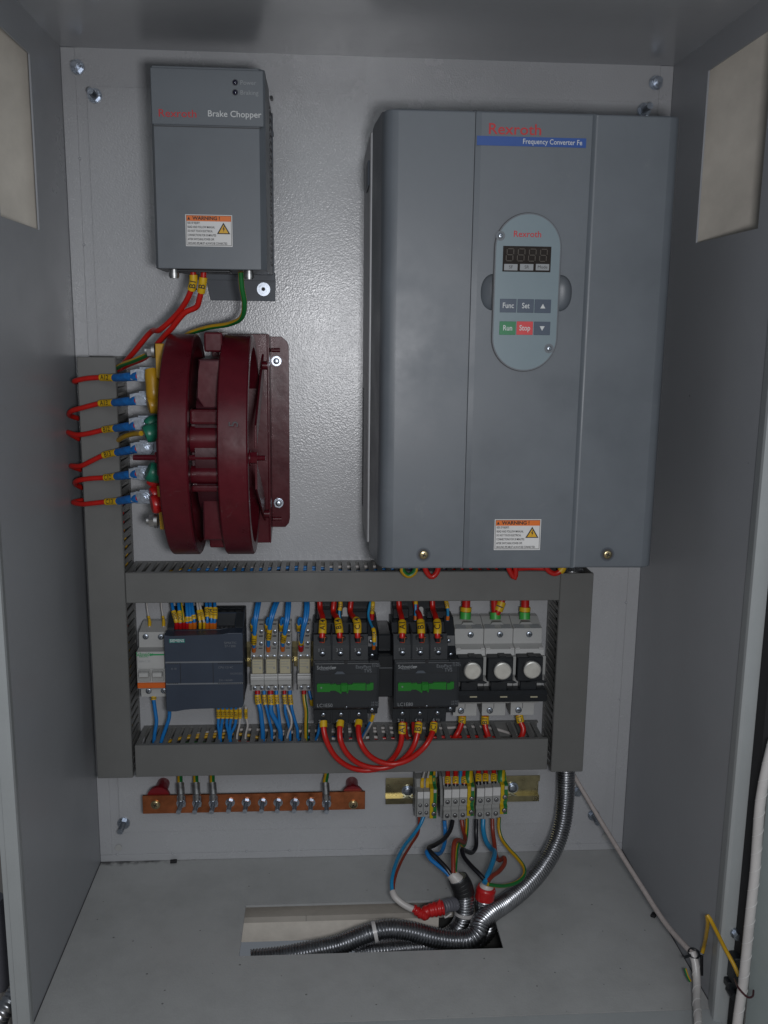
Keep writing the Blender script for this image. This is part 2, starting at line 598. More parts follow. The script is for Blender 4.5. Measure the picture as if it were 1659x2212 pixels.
def spline(pts, step=0.002):
    pts = [Vector(p) for p in pts]
    if len(pts) == 2:
        n = max(2, int((pts[1] - pts[0]).length / step))
        return [pts[0].lerp(pts[1], k / n) for k in range(n + 1)]
    ext = [pts[0] * 2 - pts[1]] + pts + [pts[-1] * 2 - pts[-2]]
    raw = []
    for i in range(1, len(ext) - 2):
        p0, p1, p2, p3 = ext[i - 1:i + 3]
        # centripetal parametrisation keeps bends free of loops
        t01 = max(1e-5, (p1 - p0).length ** 0.5); t12 = max(1e-5, (p2 - p1).length ** 0.5); t23 = max(1e-5, (p3 - p2).length ** 0.5)
        m1 = (p2 - p1) + ((p1 - p0) / t01 - (p2 - p0) / (t01 + t12)) * t12
        m2 = (p2 - p1) + ((p3 - p2) / t23 - (p3 - p1) / (t12 + t23)) * t12
        for k in range(24):
            t = k / 24
            raw.append(p1 * (2 * t ** 3 - 3 * t ** 2 + 1) + m1 * (t ** 3 - 2 * t ** 2 + t) + p2 * (-2 * t ** 3 + 3 * t ** 2) + m2 * (t ** 3 - t ** 2))
    raw.append(pts[-1])
    L = [0]
    for k in range(1, len(raw)):
        L.append(L[-1] + (raw[k] - raw[k - 1]).length)
    n = max(3, int(L[-1] / step))
    out, j = [], 0
    for k in range(n + 1):
        t = L[-1] * k / n
        while j < len(L) - 2 and L[j + 1] < t:
            j += 1
        d = L[j + 1] - L[j]
        out.append(raw[j].lerp(raw[j + 1], 0 if d < 1e-9 else (t - L[j]) / d))
    return out


def wire(name, label, pts, r, m, m2=None, cat='wire', group=None, sleeves=(), ferrules=(), step=0.003, phase=0.0):
    """sleeves: (t0, t1, text[, material, radius factor]); ferrules: (t0, t1, material, radius factor) along the wire from 0 to 1"""
    d = spline(pts, step)
    fine = spline(pts, 0.0008)
    o = MB().tube(d, r, m, 12, m2, phase=phase).build(name, loc=d[0])
    tag(o, label, cat, group)
    n = len(fine) - 1
    for sl in sleeves:
        t0, t1, s_ = sl[:3]
        k0, k1 = int(t0 * n), max(int(t0 * n) + 3, int(t1 * n))
        seg = fine[k0:k1 + 1]
        rr = r * 1.28 + 0.0004
        mb = MB().tube(seg, rr, marker, 12)
        if s_:
            a, b = seg[0], seg[-1]
            di = (b - a).normalized()
            L = (b - a).length
            mid = seg[len(seg) // 2]
            view = (CP - mid).normalized()
            right = di if di.z > 0 or abs(di.x) > abs(di.z) else -di
            if abs(di.x) > abs(di.z) and di.x < 0:
                right = -di
            nr = (view - right * view.dot(right)).normalized()
            up = nr.cross(right)
            sz = min(L / (0.62 * len(s_)), rr * 2.1)
            mb.text(s_, mid + nr * (rr + 0.0002), sz, marker_ink, 'CENTER', (right, up), bold=0.01)
        mb.build('marker_sleeve', o, recalc=False)
    for (t0, t1, fm, k) in ferrules:
        k0, k1 = int(t0 * n), max(int(t0 * n) + 2, int(t1 * n))
        MB().tube(fine[k0:k1 + 1], r * k, fm, 12).build('ferrule', o)
    return o


def rounded(x0, x1, z0, z1, r, n=6):
    pts = []
    for cx, cz, a0 in ((x1 - r, z1 - r, 0), (x0 + r, z1 - r, 90), (x0 + r, z0 + r, 180), (x1 - r, z0 + r, 270)):
        for k in range(n + 1):
            a = math.radians(a0 + 90 * k / n)
            pts.append((cx + r * math.cos(a), cz + r * math.sin(a)))
    return pts


W, H = 0.74, 1.0548
YF = -0.312          # front of the side walls

# ================================================================== setting behind and under the cabinet
g = MB()
g.plate_hole('z', -3, 4, -4, 1.5, 0.19, 0.56, -0.26, -0.1045, -0.022, -0.03, concrete)
tag(g.build('ground', loc=(0, 0, -0.022)), kind='structure')
pw = MB().box(0.15, 0.462, -0.1035, -0.06, -0.0585, -0.0305, pale_concrete)
tag(pw.build('trench_wall'), kind='structure')
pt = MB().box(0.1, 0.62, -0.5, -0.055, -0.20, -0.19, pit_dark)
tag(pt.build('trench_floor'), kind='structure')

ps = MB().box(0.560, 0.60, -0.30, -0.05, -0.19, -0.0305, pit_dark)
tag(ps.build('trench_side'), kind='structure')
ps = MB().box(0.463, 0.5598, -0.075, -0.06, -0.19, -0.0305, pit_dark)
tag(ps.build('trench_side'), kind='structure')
# ================================================================== cabinet
cab = thing('electrical_cabinet', (0.37, -0.15, 0), 'open light grey steel cabinet that holds all the switchgear', 'cabinet')
b = MB().box(-0.004, W + 0.004, 0.0, 0.006, -0.004, H + 0.004, paint)
b.build('back_panel', cab)
# welded return lips round the back panel, with a thin caulked seam
lip = MB()
lt = 0.0018
lip.box(0.0002, 0.0166, -lt, -0.0001, 0.0105, H - 0.0002, paint, 0.0005)
lip.box(W - 0.0166, W - 0.0002, -lt, -0.0001, 0.0105, H - 0.0002, paint, 0.0005)
lip.box(0.0002, W - 0.0002, -lt, -0.0001, 0.0002, 0.0100, paint, 0.0005)
for k in range(9):
    lip.dome((0.03 + k * 0.083 + random.uniform(-.02, .02), -lt * 0.6, 0.0103), (0, -1, 0), 0.0016, 0.0012, paint_smooth, 10)
for z_ in (0.2, 0.34, 0.52, 0.66, 0.83, 0.93):
    lip.dome((0.0168, -lt * 0.6, z_), (0, -1, 0), 0.0018, 0.0015, paint_smooth, 10)
    lip.dome((W - 0.0168, -lt * 0.6, z_ + 0.03), (0, -1, 0), 0.0018, 0.0015, paint_smooth, 10)
lip.build('seam_flange', cab)
MB().prism(rounded(0.0290, 0.7110, 0.0456, 1.0118, 0.004, 3), 'y', -0.0021, -0.0002, mid_plastic).build('plate_edge_shade', cab)  # darker rim stands in for the shadow in the gap behind the plate
mp_ = MB().prism(rounded(0.0296, 0.7104, 0.0462, 1.0112, 0.004, 3), 'y', -0.0045, -0.0015, paint)
mp_.build('mounting_plate', cab)
# side panels with a rectangular cutout each
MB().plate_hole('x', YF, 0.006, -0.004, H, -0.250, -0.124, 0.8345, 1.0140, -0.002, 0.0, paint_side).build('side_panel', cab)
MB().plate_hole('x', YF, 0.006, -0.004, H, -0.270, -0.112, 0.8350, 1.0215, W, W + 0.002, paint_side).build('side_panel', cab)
MB().box(-0.02, W + 0.02, YF - 0.03, 0.006, H, H + 0.003, paint_smooth).build('top_panel', cab)
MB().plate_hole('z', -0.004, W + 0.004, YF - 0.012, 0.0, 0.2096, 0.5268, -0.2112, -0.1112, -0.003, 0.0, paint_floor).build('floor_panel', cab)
MB().box(0.0, W, -0.352, YF - 0.0135, -0.004, 0.0006, frame_paint, 0.0006).build('sill_flange', cab)
# front frame: rounded return, face and gutter edge
for sgn, x0 in ((-1, 0.0), (1, W)):
    fr = MB()
    q = lambda d, y: (x0 + sgn * d, y)
    prof = [q(0.0, YF - 0.0012), q(-0.0035, YF - 0.005), q(-0.0085, -0.338), q(-0.0082, -0.3425), q(-0.0055, -0.345), q(0.0035, -0.345), q(0.0035, -0.335), q(0.0022, YF - 0.0012)]
    fr.prism(prof, 'z', -0.14, H + 0.12, frame_paint)
    prof = [q(0.0040, -0.344), q(0.0088, -0.344), q(0.0088, -0.30), q(0.0040, -0.30)]
    fr.prism(prof, 'z', -0.14, H + 0.12, frame_paint, 0.0006, 1)
    fr.build('door_frame', cab)
# bolts
for i, (x, z, r_) in enumerate(((0.0194, 1.0327, 0), (0.7181, 1.0346, 1))):
    mb = MB()
    y0 = -lt
    mb.cyl((x, y0, z), (x, y0 - 0.0015, z), 0.0085, zinc, 24)
    mb.cyl((x, y0 - 0.0015, z), (x, y0 - 0.0065, z), 0.0062, zinc, 6)
    mb.cyl((x, y0 - 0.006, z), (x, y0 - 0.016, z), 0.0036, zinc, 14)
    mb.build('stud_bolt', cab)
for (x, z) in ((0.0389, 1.0008), (0.7045, 1.0021), (0.0349, 0.0600), (0.6940, 0.0570)):
    mb = MB()
    y0 = -0.0045
    mb.cyl((x, y0, z), (x, y0 - 0.0015, z), 0.0085, zinc, 24)
    mb.cyl((x, y0 - 0.0015, z), (x, y0 - 0.0065, z), 0.0064, zinc, 6)
    mb.tube([Vector((x, y0 - 0.006 - k * 0.0005, z)) for k in range(36)], 0.0037, zinc, 12, rf=lambda k: 0.0035 + 0.0004 * (k % 2))
    mb.build('stud_bolt', cab)
for (x, z) in ((0.0258, 0.0218), (0.7136, 0.0215)):
    MB().cyl((x, -lt, z), (x, -lt - 0.0012, z), 0.0046, white_plastic, 24).build('hole_plug', cab)
for (u, v, an) in ((375, 1862, 0.1), (1412, 1978, 0.9)):
    p = P(u, v, z=0.001)
    mb = MB().box(-0.0045, 0.0045, -0.003, 0.003, -0.0006, 0.0028, rubber, 0.0006)
    bmesh.ops.rotate(mb.bm, verts=mb.bm.verts, cent=(0, 0, 0), matrix=Matrix.Rotation(an, 3, 'Z'))
    bmesh.ops.translate(mb.bm, verts=mb.bm.verts, vec=p)
    o = mb.build('rubber_offcut')
    tag(o, 'small black rubber scrap on the cabinet floor ' + ('against the back wall' if u < 800 else 'beside the braided cable'), 'scrap')

# boards seen through the cutouts
gp = MB()
gp.box(0.0001, 0.0010, YF, -0.0025, 0.00005, 0.0006, print_line)
gp.box(W - 0.0010, W - 0.0001, YF, -0.0025, 0.00005, 0.0006, print_line)
gp.build('joint_gap', cab)
bl = MB().prism([(-0.006, -0.105), (-0.135, -0.335), (-0.142, -0.331), (-0.013, -0.101)], 'z', 0.78, 1.10, board)
tag(bl.build('pale_board'), 'pale beige board leaning behind the cutout in the left side wall', 'board')
br = MB().prism([(W + 0.006, -0.095), (W + 0.090, -0.262), (W + 0.097, -0.259), (W + 0.013, -0.091)], 'z', 0.78, 1.10, board)
br.prism([(W + 0.0975, -0.2585), (W + 0.0905, -0.2625), (W + 0.104, -0.29), (W + 0.111, -0.286)], 'z', 0.78, 1.10, board_edge)
tag(br.build('pale_board'), 'pale beige board with brown edge behind the cutout in the right side wall', 'board')

# ================================================================== door on the right, with its seal
dr = thing('cabinet_door', (0.765, -0.36, 0.0), 'pale grey green door swung open at the lower right edge', 'door')
import mathutils
mb = MB()
mb.prism([(0.7575, -0.362), (0.7605, -0.362), (0.835, -1.02), (0.830, -1.02)], 'z', -0.14, 1.2, door_paint)
mb.build('door_panel', dr)
mb = MB()
mb.prism([(0.7462, -0.3455), (0.7560, -0.3455), (0.7562, -0.3615), (0.7475, -0.3615)], 'z', -0.14, 1.2, rubber, 0.001)
mb.build('rubber_seal', dr)
for zz in (0.055, 0.145):
    pass
hb = MB()
p = F(1395, 1560, -0.352)
hb.box(p.x - 0.004, p.x + 0.006, -0.362, -0.3465, p.z - 0.018, p.z + 0.012, black_plastic, 0.001)
hb.cyl((p.x - 0.002, -0.352, p.z - 0.03), (p.x - 0.002, -0.366, p.z - 0.03), 0.0045, black_plastic, 14)
hb.box(p.x - 0.007, p.x + 0.006, -0.358, -0.3465, p.z - 0.027, p.z - 0.019, black_plastic, 0.001)
hb.build('hinge_clamp', dr)
sb = MB()
p = F(1412, 1335, -0.347)
sb.cyl((p.x, -0.3445, p.z), (p.x, -0.3475, p.z), 0.0055, zinc, 20)
sb.cyl((p.x, -0.3475, p.z), (p.x, -0.354, p.z), 0.0042, zinc, 6)
sb.build('bolt', dr)

# ================================================================== brake chopper
cx0, cx1, cz0, cz1, cy = 0.1335, 0.2497, 0.7925, 0.9920, -0.18
ch = thing('brake_unit', (0.19, -0.09, 0.79), 'slim blue grey brake unit with two small lamps, high on the left', 'brake unit')
mb = MB()
mb.prism([(cx0 + 0.004, -0.10), (cx0, -0.115), (cx0, cy + 0.004), (cx0 + 0.003, cy), (cx1 - 0.006, cy), (cx1, cy + 0.006), (cx1, -0.10)], 'z', cz0, cz1, drive_grey, 0.0008, 2)
mb.build('front_cover', ch)
mb = MB().box(cx0 + 0.001, cx1 - 0.001, cy - 0.0012, cy + 0.002, 0.9355, cz1 - 0.002, drive_grey, 0.001, 2)
mb.box(cx0 + 0.003, cx1 - 0.004, cy - 0.0006, cy + 0.001, 0.9338, 0.9348, print_line)
mb.text('Rexroth', T1(682, 489, cy - 0.0014), 0.0105, print_red, 'LEFT', sx=1.12, bold=0.006)
mb.text('Brake Chopper', T1(896, 491, cy - 0.0014), 0.0086, print_white, 'LEFT', sx=1.02, bold=0.004)
mb.text('Power', T1(1037, 357, cy - 0.0014), 0.0062, print_grey, 'LEFT', sx=1.0)
mb.text('Braking', T1(1037, 400, cy - 0.0014), 0.0062, print_grey, 'LEFT', sx=1.0)
mb.build('nameplate', ch)
for bz in (356, 399):
    p = T1(1016, bz, cy - 0.0012)
    MB().cyl(p, p + Vector((0, -0.0004, 0)), 0.0031, print_line, 18).dome(p + Vector((0, -0.0004, 0)), (0, -1, 0), 0.0024, 0.0012, dark_led, 16).build('indicator_lamp', ch)
mb = MB().box(cx0 + 0.004, cx1 - 0.002, -0.100, -0.014, cz0 + 0.004, cz1 - 0.002, drive_grey, 0.001)
for k in range(22):
    z_ = cz0 + 0.012 + k * 0.0082
    for (ya, yb) in ((-0.092, -0.060), (-0.054, -0.022)):
        mb.prism([(ya, z_), (yb, z_ + 0.003), (yb, z_ + 0.0055), (ya, z_ + 0.0025)], 'x', cx1 - 0.0022, cx1 - 0.0012, print_line)
for k in range(20):
    x_ = cx0 + 0.010 + k * 0.0052
    mb.box(x_, x_ + 0.0022, -0.09, -0.03, cz0 + 0.0036, cz0 + 0.0042, print_line)
mb.build('vented_body', ch)
mb = MB()
mb.prism([(0.163, 0.8), (0.170, 0.7655), (0.2500, 0.7655), (0.2505, 0.787), (0.2500, 0.800)], 'y', -0.0075, -0.0045, drive_dark, 0.0005)
mb.prism([(0.140, 0.96), (0.2500, 0.96), (0.2500, 0.964), (0.2480, 0.972), (0.142, 0.972)], 'y', -0.0075, -0.0045, drive_dark)
mb.box(0.2478, 0.2492, -0.0140, -0.0076, 0.79, 0.985, drive_dark)
mb.box(0.145, 0.2477, -0.0138, -0.0077, 0.79, 0.985, drive_dark)
mb.build('mounting_bracket', ch)
for (a_, b_) in ((1139, 1250), (845, 1250)):
    p = T1(a_, b_, -0.0078)
    MB().cyl(p, p + Vector((0, -0.0012, 0)), 0.0082, zinc, 24).cyl(p + Vector((0, -0.0012, 0)), p + Vector((0, -0.006, 0)), 0.0052, zinc, 20).cyl(p + Vector((0, -0.0061, 0)), p + Vector((0, -0.0063, 0)), 0.0026, marker_ink, 6).build('bolt', ch)
p = T1(1175, 430, -0.0078)
MB().cyl(p, p + Vector((0, -0.012, 0)), 0.0018, black_plastic, 12).build('bolt', ch)
for a_ in (752, 1076):
    p = T1(a_, 1178, -0.165)
    mb = MB().cyl((p.x, -0.165, cz0 - 0.0002), (p.x, -0.165, cz0 - 0.009), 0.0048, steel, 20).cyl((p.x, -0.165, cz0 - 0.0035), (p.x, -0.165, cz0 - 0.0075), 0.0056, steel, 14)
    mb.build('thumb_screw', ch)
mb = MB().box(0.15, 0.21, -0.168, -0.14, cz0 - 0.0025, cz0 - 0.0002, black_plastic, 0.0005)
mb.build('terminal_slot', ch)


def warning_label(parent, x0, x1, z0, z1, y):
    mb = MB()
    w_, h_ = x1 - x0, z1 - z0
    mb.box(x0, x1, y - 0.0002, y + 0.0001, z0, z1, label_white)
    yy = y - 0.0004
    X = lambda a: x0 + w_ * a
    Z = lambda a: z1 - h_ * a
    for (a, b_, c, d) in ((.018, .982, .022, .034), (.018, .982, .955, .967), (.018, .026, .022, .967), (.974, .982, .022, .967)):
        mb.box(X(a), X(b_), yy, y - 0.00025, Z(c), Z(d), marker_ink)
    mb.box(X(.026), X(.974), yy - 0.0001, y - 0.00025, Z(.034), Z(.205), label_orange)
    yt = yy - 0.0003
    mb.quad([(X(.045), yt, Z(.165)), (X(.105), yt, Z(.165)), (X(.075), yt, Z(.07))], marker_ink)
    mb.text('WARNING !', (X(.155), yt, Z(.118)), h_ * .155, marker_ink, 'LEFT', sx=1.06, bold=0.03)
    for s_, zc, fr_ in (('RISK OF INJURY!', .265, .34), ('READ AND FOLLOW MANUAL', .395, .58), ('DO NOT TOUCH ELECTRICAL', .52, .56), ('CONNECTIONS FOR 30 MINUTES', .65, .655),
                        ('AFTER SWITCHING POWER OFF.', .78, .63), ('GROUND (PE) MUST ALWAYS BE CONNECTED.', .905, .92)):
        sz = h_ * .098
        mb.text(s_, (X(.045), yt + 0.0001, Z(zc)), sz, marker_ink, 'LEFT', sx=w_ * fr_ / (len(s_) * 0.625 * sz), bold=0.012)
    mb.quad([(X(.67), yt, Z(.60)), (X(.955), yt, Z(.60)), (X(.8125), yt, Z(.24))], marker_ink)
    yt -= 0.0001
    mb.quad([(X(.708), yt, Z(.572)), (X(.917), yt, Z(.572)), (X(.8125), yt, Z(.305))], label_yellow)
    yt -= 0.0001
    mb.quad([(X(.825), yt, Z(.34)), (X(.79), yt, Z(.45)), (X(.812), yt, Z(.455)), (X(.805), yt, Z(.55)), (X(.838), yt, Z(.425)), (X(.815), yt, Z(.42)), (X(.84), yt, Z(.345))], marker_ink)
    return mb.build('warning_label', parent, recalc=False)


a0, a1 = T1(800, 926, cy), T1(1006, 1067, cy)
warning_label(ch, a0.x, T1(1004, 996, cy).x, a1.z, T1(900, 928, cy).z, cy)

# ================================================================== frequency converter
fx0, fx1, fz0, fz1, fy = 0.3635, 0.6672, 0.4810, 0.9440, -0.24
fe = thing('frequency_converter', (0.51, -0.12, 0.48), 'large blue grey frequency converter with an oval keypad', 'converter')
s0, s1 = 0.4590, 0.5800      # joints between the three vertical panels
mb = MB()
prof = [(fx0 - 0.001, -0.150), (fx0, -0.165), (fx0 + 0.0045, fy + 0.016), (fx0 + 0.0056, fy + 0.010), (fx0 + 0.0076, fy + 0.0055), (fx0 + 0.0105, fy + 0.0022), (fx0 + 0.0145, fy + 0.0006), (fx0 + 0.020, fy),
        (s0 - 0.0008, fy), (s0 - 0.0008, fy + 0.0012), (s0, fy + 0.0012), (s0 + 0.0005, fy - 0.0012), (s0 + 0.006, fy - 0.0022),
        (s1 - 0.0045, fy - 0.0022), (s1 - 0.0005, fy + 0.0006), (s1 + 0.0008, fy + 0.0006), (s1 + 0.002, fy),
        (fx1 - 0.012, fy), (fx1 - 0.007, fy + 0.0006), (fx1 - 0.0032, fy + 0.0024), (fx1 - 0.0008, fy + 0.006), (fx1, fy + 0.011), (fx1, -0.150)]
mb.prism(prof, 'z', fz0, fz1, drive_grey, 0.0022, 3, smooth=True)
cover = mb.build('front_cover', fe)
ccut = MB()
for kx_ in (K(250, 1115, fy).x, K(1045, 1115, fy).x):
    kz_ = K(650, 1115, fy).z
    i_ = ccut.mi(drive_grey)
    rings_ = []
    for jj in range(1, 16):
        th = math.pi * jj / 16
        rings_.append([ccut.bm.verts.new((kx_ + 0.0128 * math.sin(th) * math.cos(2 * math.pi * q_ / 40), fy - 0.0022 + 0.0075 * math.sin(th) * math.sin(2 * math.pi * q_ / 40),
                                          kz_ + 0.0182 * (1 if math.cos(th) > 0 else -1) * abs(math.cos(th)) ** 0.85)) for q_ in range(40)])
    tp = ccut.bm.verts.new((kx_, fy - 0.0022, kz_ + 0.0182)); bt = ccut.bm.verts.new((kx_, fy - 0.0022, kz_ - 0.0182))
    for q_ in range(40):
        n_ = (q_ + 1) % 40
        for jj in range(14):
            ccut.bm.faces.new((rings_[jj][q_], rings_[jj][n_], rings_[jj + 1][n_], rings_[jj + 1][q_])).smooth = True
        ccut.bm.faces.new((tp, rings_[0][n_], rings_[0][q_])).smooth = True
        ccut.bm.faces.new((bt, rings_[14][q_], rings_[14][n_])).smooth = True
cut = ccut.build('cutter', loc=(0, 0, 0))
bpy.context.view_layer.update()
bo = cover.modifiers.new('recess', 'BOOLEAN')
bo.operation = 'DIFFERENCE'
bo.solver = 'EXACT'
bo.object = cut
dg_ = bpy.context.evaluated_depsgraph_get()
nm_ = bpy.data.meshes.new_from_object(cover.evaluated_get(dg_))
cover.modifiers.clear()
cover.data = nm_
bpy.data.objects.remove(cut)
mb = MB()
mb.text('Rexroth', T2(563, 505, fy - 0.0024), 0.0146, print_red, 'LEFT', sx=1.10, bold=0.010)
mb.build('red_lettering', fe, recalc=False)
mb = MB()
pa, pb = T2(520, 549, fy - 0.0022), T2(947, 561, fy - 0.0022)
zc = (pa.z + pb.z) / 2 
mb.box(pa.x, pb.x, fy - 0.0026, fy - 0.0018, zc - 0.0044, zc + 0.0044, blue_band)
mb.text('Frequency Converter Fe', (T2(699, 555, fy - 0.0028).x, fy - 0.0029, zc), 0.0069, print_white, 'LEFT', sx=0.87, bold=0.006)
mb.build('blue_name_strip', fe, recalc=False)
mb = MB().box(fx0 - 0.0035, fx1 - 0.002, -0.1495, -0.008, fz0 + 0.008, fz1 - 0.004, zinc_sheet, 0.001)
for k in range(44):
    z_ = 0.512 + k * 0.0034
    for j in range(2):
        y_ = -0.040 + j * 0.012
        mb.box(fx0 - 0.0040, fx0 - 0.0034, y_ - 0.004, y_ + 0.003, z_, z_ + 0.0019, print_line)
mb.build('metal_housing', fe)
MB().box(fx0 - 0.0058, fx0 - 0.0036, -0.145, -0.09, 0.885, 0.912, drive_dark, 0.001).build('side_latch', fe)
for (a_, b_) in ((311, 949), (1030, 948)):
    p = V4(a_, b_, fy)
    mb = MB()
    mb.cyl(p + Vector((0, -0.0003, 0)), p + Vector((0, 0.001, 0)), 0.0078, drive_dark, 24)
    mb.cyl(p + Vector((0, -0.0001, 0)), p + Vector((0, -0.0009, 0)), 0.0064, print_line, 24)
    mb.screw(p + Vector((0, -0.0008, 0)), 0.0046, brass, h=0.0022)
    mb.build('cover_screw', fe)
a0 = V4(588, 812, fy - 0.0022)
warning_label(fe, V4(588, 870, fy - 0.0022).x, V4(769, 870, fy - 0.0022).x, V4(680, 931, fy - 0.0022).z, V4(680, 811, fy - 0.0022).z, fy - 0.0022)

# keypad
ky = fy - 0.0022
kc = K(655, 1107, ky)
kx0, kx1 = K(262, 600, ky).x, K(1062, 600, ky).x
kw = (K(262, 700, ky - 0.002).x, K(1060, 700, ky - 0.002).x)
kx0 = (K(250, 1100, ky).x); kx1 = (K(1045, 1100, ky).x)
kz1, kz0 = K(660, 155, ky).z, K(660, 2058, ky).z


def stadium(x0, x1, z0, z1, n=24, rr=None):
    r = (x1 - x0) / 2
    cx = (x0 + x1) / 2
    hz = r * 1.0
    pts = []
    for k in range(n + 1):
        a = math.pi * k / n
        pts.append((cx + r * math.cos(a), z1 - hz + hz * math.sin(a)))
    for k in range(n + 1):
        a = math.pi + math.pi * k / n
        pts.append((cx + r * math.cos(a), z0 + hz + hz * math.sin(a)))
    return pts


kp = MB()
kp.prism(stadium(kx0 - 0.0005, kx1 + 0.0005, kz0 - 0.0005, kz1 + 0.0005), 'y', ky - 0.0006, ky + 0.001, print_line)
kp.prism(stadium(kx0 + 0.0004, kx1 - 0.0004, kz0 + 0.0004, kz1 - 0.0004), 'y', ky - 0.0026, ky - 0.0003, drive_grey, 0.0006, 2)
kp.prism(stadium(kx0 + 0.0016, kx1 - 0.0016, kz0 + 0.0016, kz1 - 0.0016), 'y', ky - 0.0030, ky - 0.0020, keypad_blue)
kp.text('Rexroth', K(667, 413, ky - 0.0032), 0.0084, print_red, 'CENTER', sx=1.02, bold=0.012)
kpo = kp.build('keypad', fe)
kyt = ky - 0.0031
mb = MB()
d0, d1 = K(370, 700, kyt).x, K(948, 700, kyt).x
z1_, z0_ = K(660, 556, kyt).z, K(660, 864, kyt).z
mb.box(d0, d1, kyt - 0.0005, kyt + 0.0002, z0_, z1_, lcd, 0.0002)
for i in range(4):
    cx_ = K(455 + i * 134, 660, kyt).x
    for (dx, dz, hor) in ((0, .0059, 1), (0, 0, 1), (0, -.0059, 1), (-.0034, .003, 0), (.0034, .003, 0), (-.0034, -.003, 0), (.0034, -.003, 0)):
        cz_ = K(660, 662, kyt).z + dz
        sh = dz * 0.12
        if hor:
            mb.box(cx_ + dx - .0026 + sh, cx_ + dx + .0026 + sh, kyt - 0.0008, kyt - 0.0004, cz_ - .0004, cz_ + .0004, lcd_seg)
        else:
            mb.box(cx_ + dx - .0004 + sh, cx_ + dx + .0004 + sh, kyt - 0.0008, kyt - 0.0004, cz_ - .0024, cz_ + .0024, lcd_seg)
for (a_, s_) in ((465, 'SF'), (655, 'SR'), (845, 'Mode')):
    p = K(a_, 808, kyt)
    mb.box(p.x - 0.0068, p.x + 0.0068, kyt - 0.0008, kyt - 0.0004, p.z - 0.0031, p.z + 0.0031, print_grey)
    mb.text(s_, (p.x, kyt - 0.0010, p.z), 0.0044, marker_ink, 'CENTER')
mb.build('display', kpo, recalc=False)
for (a_, b_, s_, m_) in ((434, 1270, 'Func', btn_navy), (644, 1273, 'Set', btn_navy), (850, 1277, 'up', btn_navy), (427, 1540, 'Run', btn_green), (633, 1540, 'Stop', btn_red), (841, 1543, 'dn', btn_navy)):
    p = K(a_, b_, kyt)
    mb = MB().box(p.x - 0.0084, p.x + 0.0084, kyt - 0.0004, kyt + 0.0002, p.z - 0.0067, p.z + 0.0067, m_, 0.0002)
    if s_ in ('up', 'dn'):
        k_ = 1 if s_ == 'up' else -1
        mb.quad([(p.x - 0.0026, kyt - 0.0006, p.z - 0.0022 * k_), (p.x + 0.0026, kyt - 0.0006, p.z - 0.0022 * k_), (p.x, kyt - 0.0006, p.z + 0.0024 * k_)], print_white)
    else:
        mb.text(s_, (p.x, kyt - 0.0006, p.z), 0.0076, print_white, 'CENTER', sx=0.82, bold=0.01)
    mb.build('button', kpo, recalc=False)
for (a_, b_) in ((342, 430), (925, 1785)):
    p = K(a_, b_, kyt)
    MB().cyl(p, p + Vector((0, -0.0002, 0)), 0.0048, drive_grey, 20).screw(p + Vector((0, -0.0002, 0)), 0.0026, zinc, h=0.0018).build('screw', kpo)

# ================================================================== cable ducts
def duct(name, label, vertical, a0, a1, c0, c1, slot_sides, pitch=0.0112, slot=0.0048, yb=-0.0047, yf=-0.070, wall=0.0014, gaps=()):
    """a = along, c = across"""
    root = thing(name, ((c0 + c1) / 2, yb, a0) if vertical else ((a0 + a1) / 2, yb, c0), label, 'cable duct', 'slotted grey cable ducts')

    def bx(m_, aa, ab, ca, cb, ya, yb_, bev=0.0):
        if vertical:
            m_.box(ca, cb, ya, yb_, aa, ab, duct_grey, bev)
        else:
            m_.box(aa, ab, ya, yb_, ca, cb, duct_grey, bev)
    base = MB()
    bx(base, a0, a1, c0, c1, yb, yb - wall)
    base.build('duct_base', root)
    for side, cc in ((0, c0), (1, c1 - wall)):
        m_ = MB()
        bx(m_, a0, a1, cc, cc + wall, yb - wall - 0.0001, -0.012)
        if side in slot_sides:
            n = int((a1 - a0) / pitch)
            for k in range(n + 1):
                s_ = a0 + k * pitch
                e_ = min(s_ + pitch - slot, a1)
                if any(ga < (s_ + e_) / 2 < gb for ga, gb in gaps):
                    continue
                if e_ - s_ > 0.0005:
                    bx(m_, s_, e_, cc, cc + wall, -0.0121, yf + 0.0085)
            bx(m_, a0, a1, cc, cc + wall, yf + 0.0084, yf + 0.002)
        else:
            bx(m_, a0, a1, cc, cc + wall, -0.0121, yf + 0.002)
        m_.build('slotted_wall', root)
    m_ = MB()
    bx(m_, a0 - 0.0004, a1 + 0.0004, c0 - 0.0009, c1 + 0.0009, yf, yf + 0.0019, 0.0008)
    bx(m_, a0, a1, c0 - 0.0009, c0 - 0.0001, yf + 0.0018, yf + 0.007)
    bx(m_, a0, a1, c1 + 0.0001, c1 + 0.0009, yf + 0.0018, yf + 0.007)
    m_.build('duct_cover', root)
    return root


duct('cable_duct', 'tall grey slotted duct up the left side of the plate', True, 0.1600, 0.6960, 0.0200, 0.0630, (0, 1))
duct('cable_duct', 'upper horizontal grey duct running under the converter', False, 0.0650, 0.6115, 0.3950, 0.4320, (0, 1))
duct('cable_duct', 'lower horizontal grey duct above the copper bar', False, 0.0680, 0.6060, 0.1615, 0.2030, (1,), gaps=((0.482, 0.492), (0.5495, 0.5605)))
duct('cable_duct', 'short upright grey duct on the right with an open top', True, 0.1570, 0.4295, 0.6130, 0.6540, (0,), pitch=0.0105, slot=0.0058)

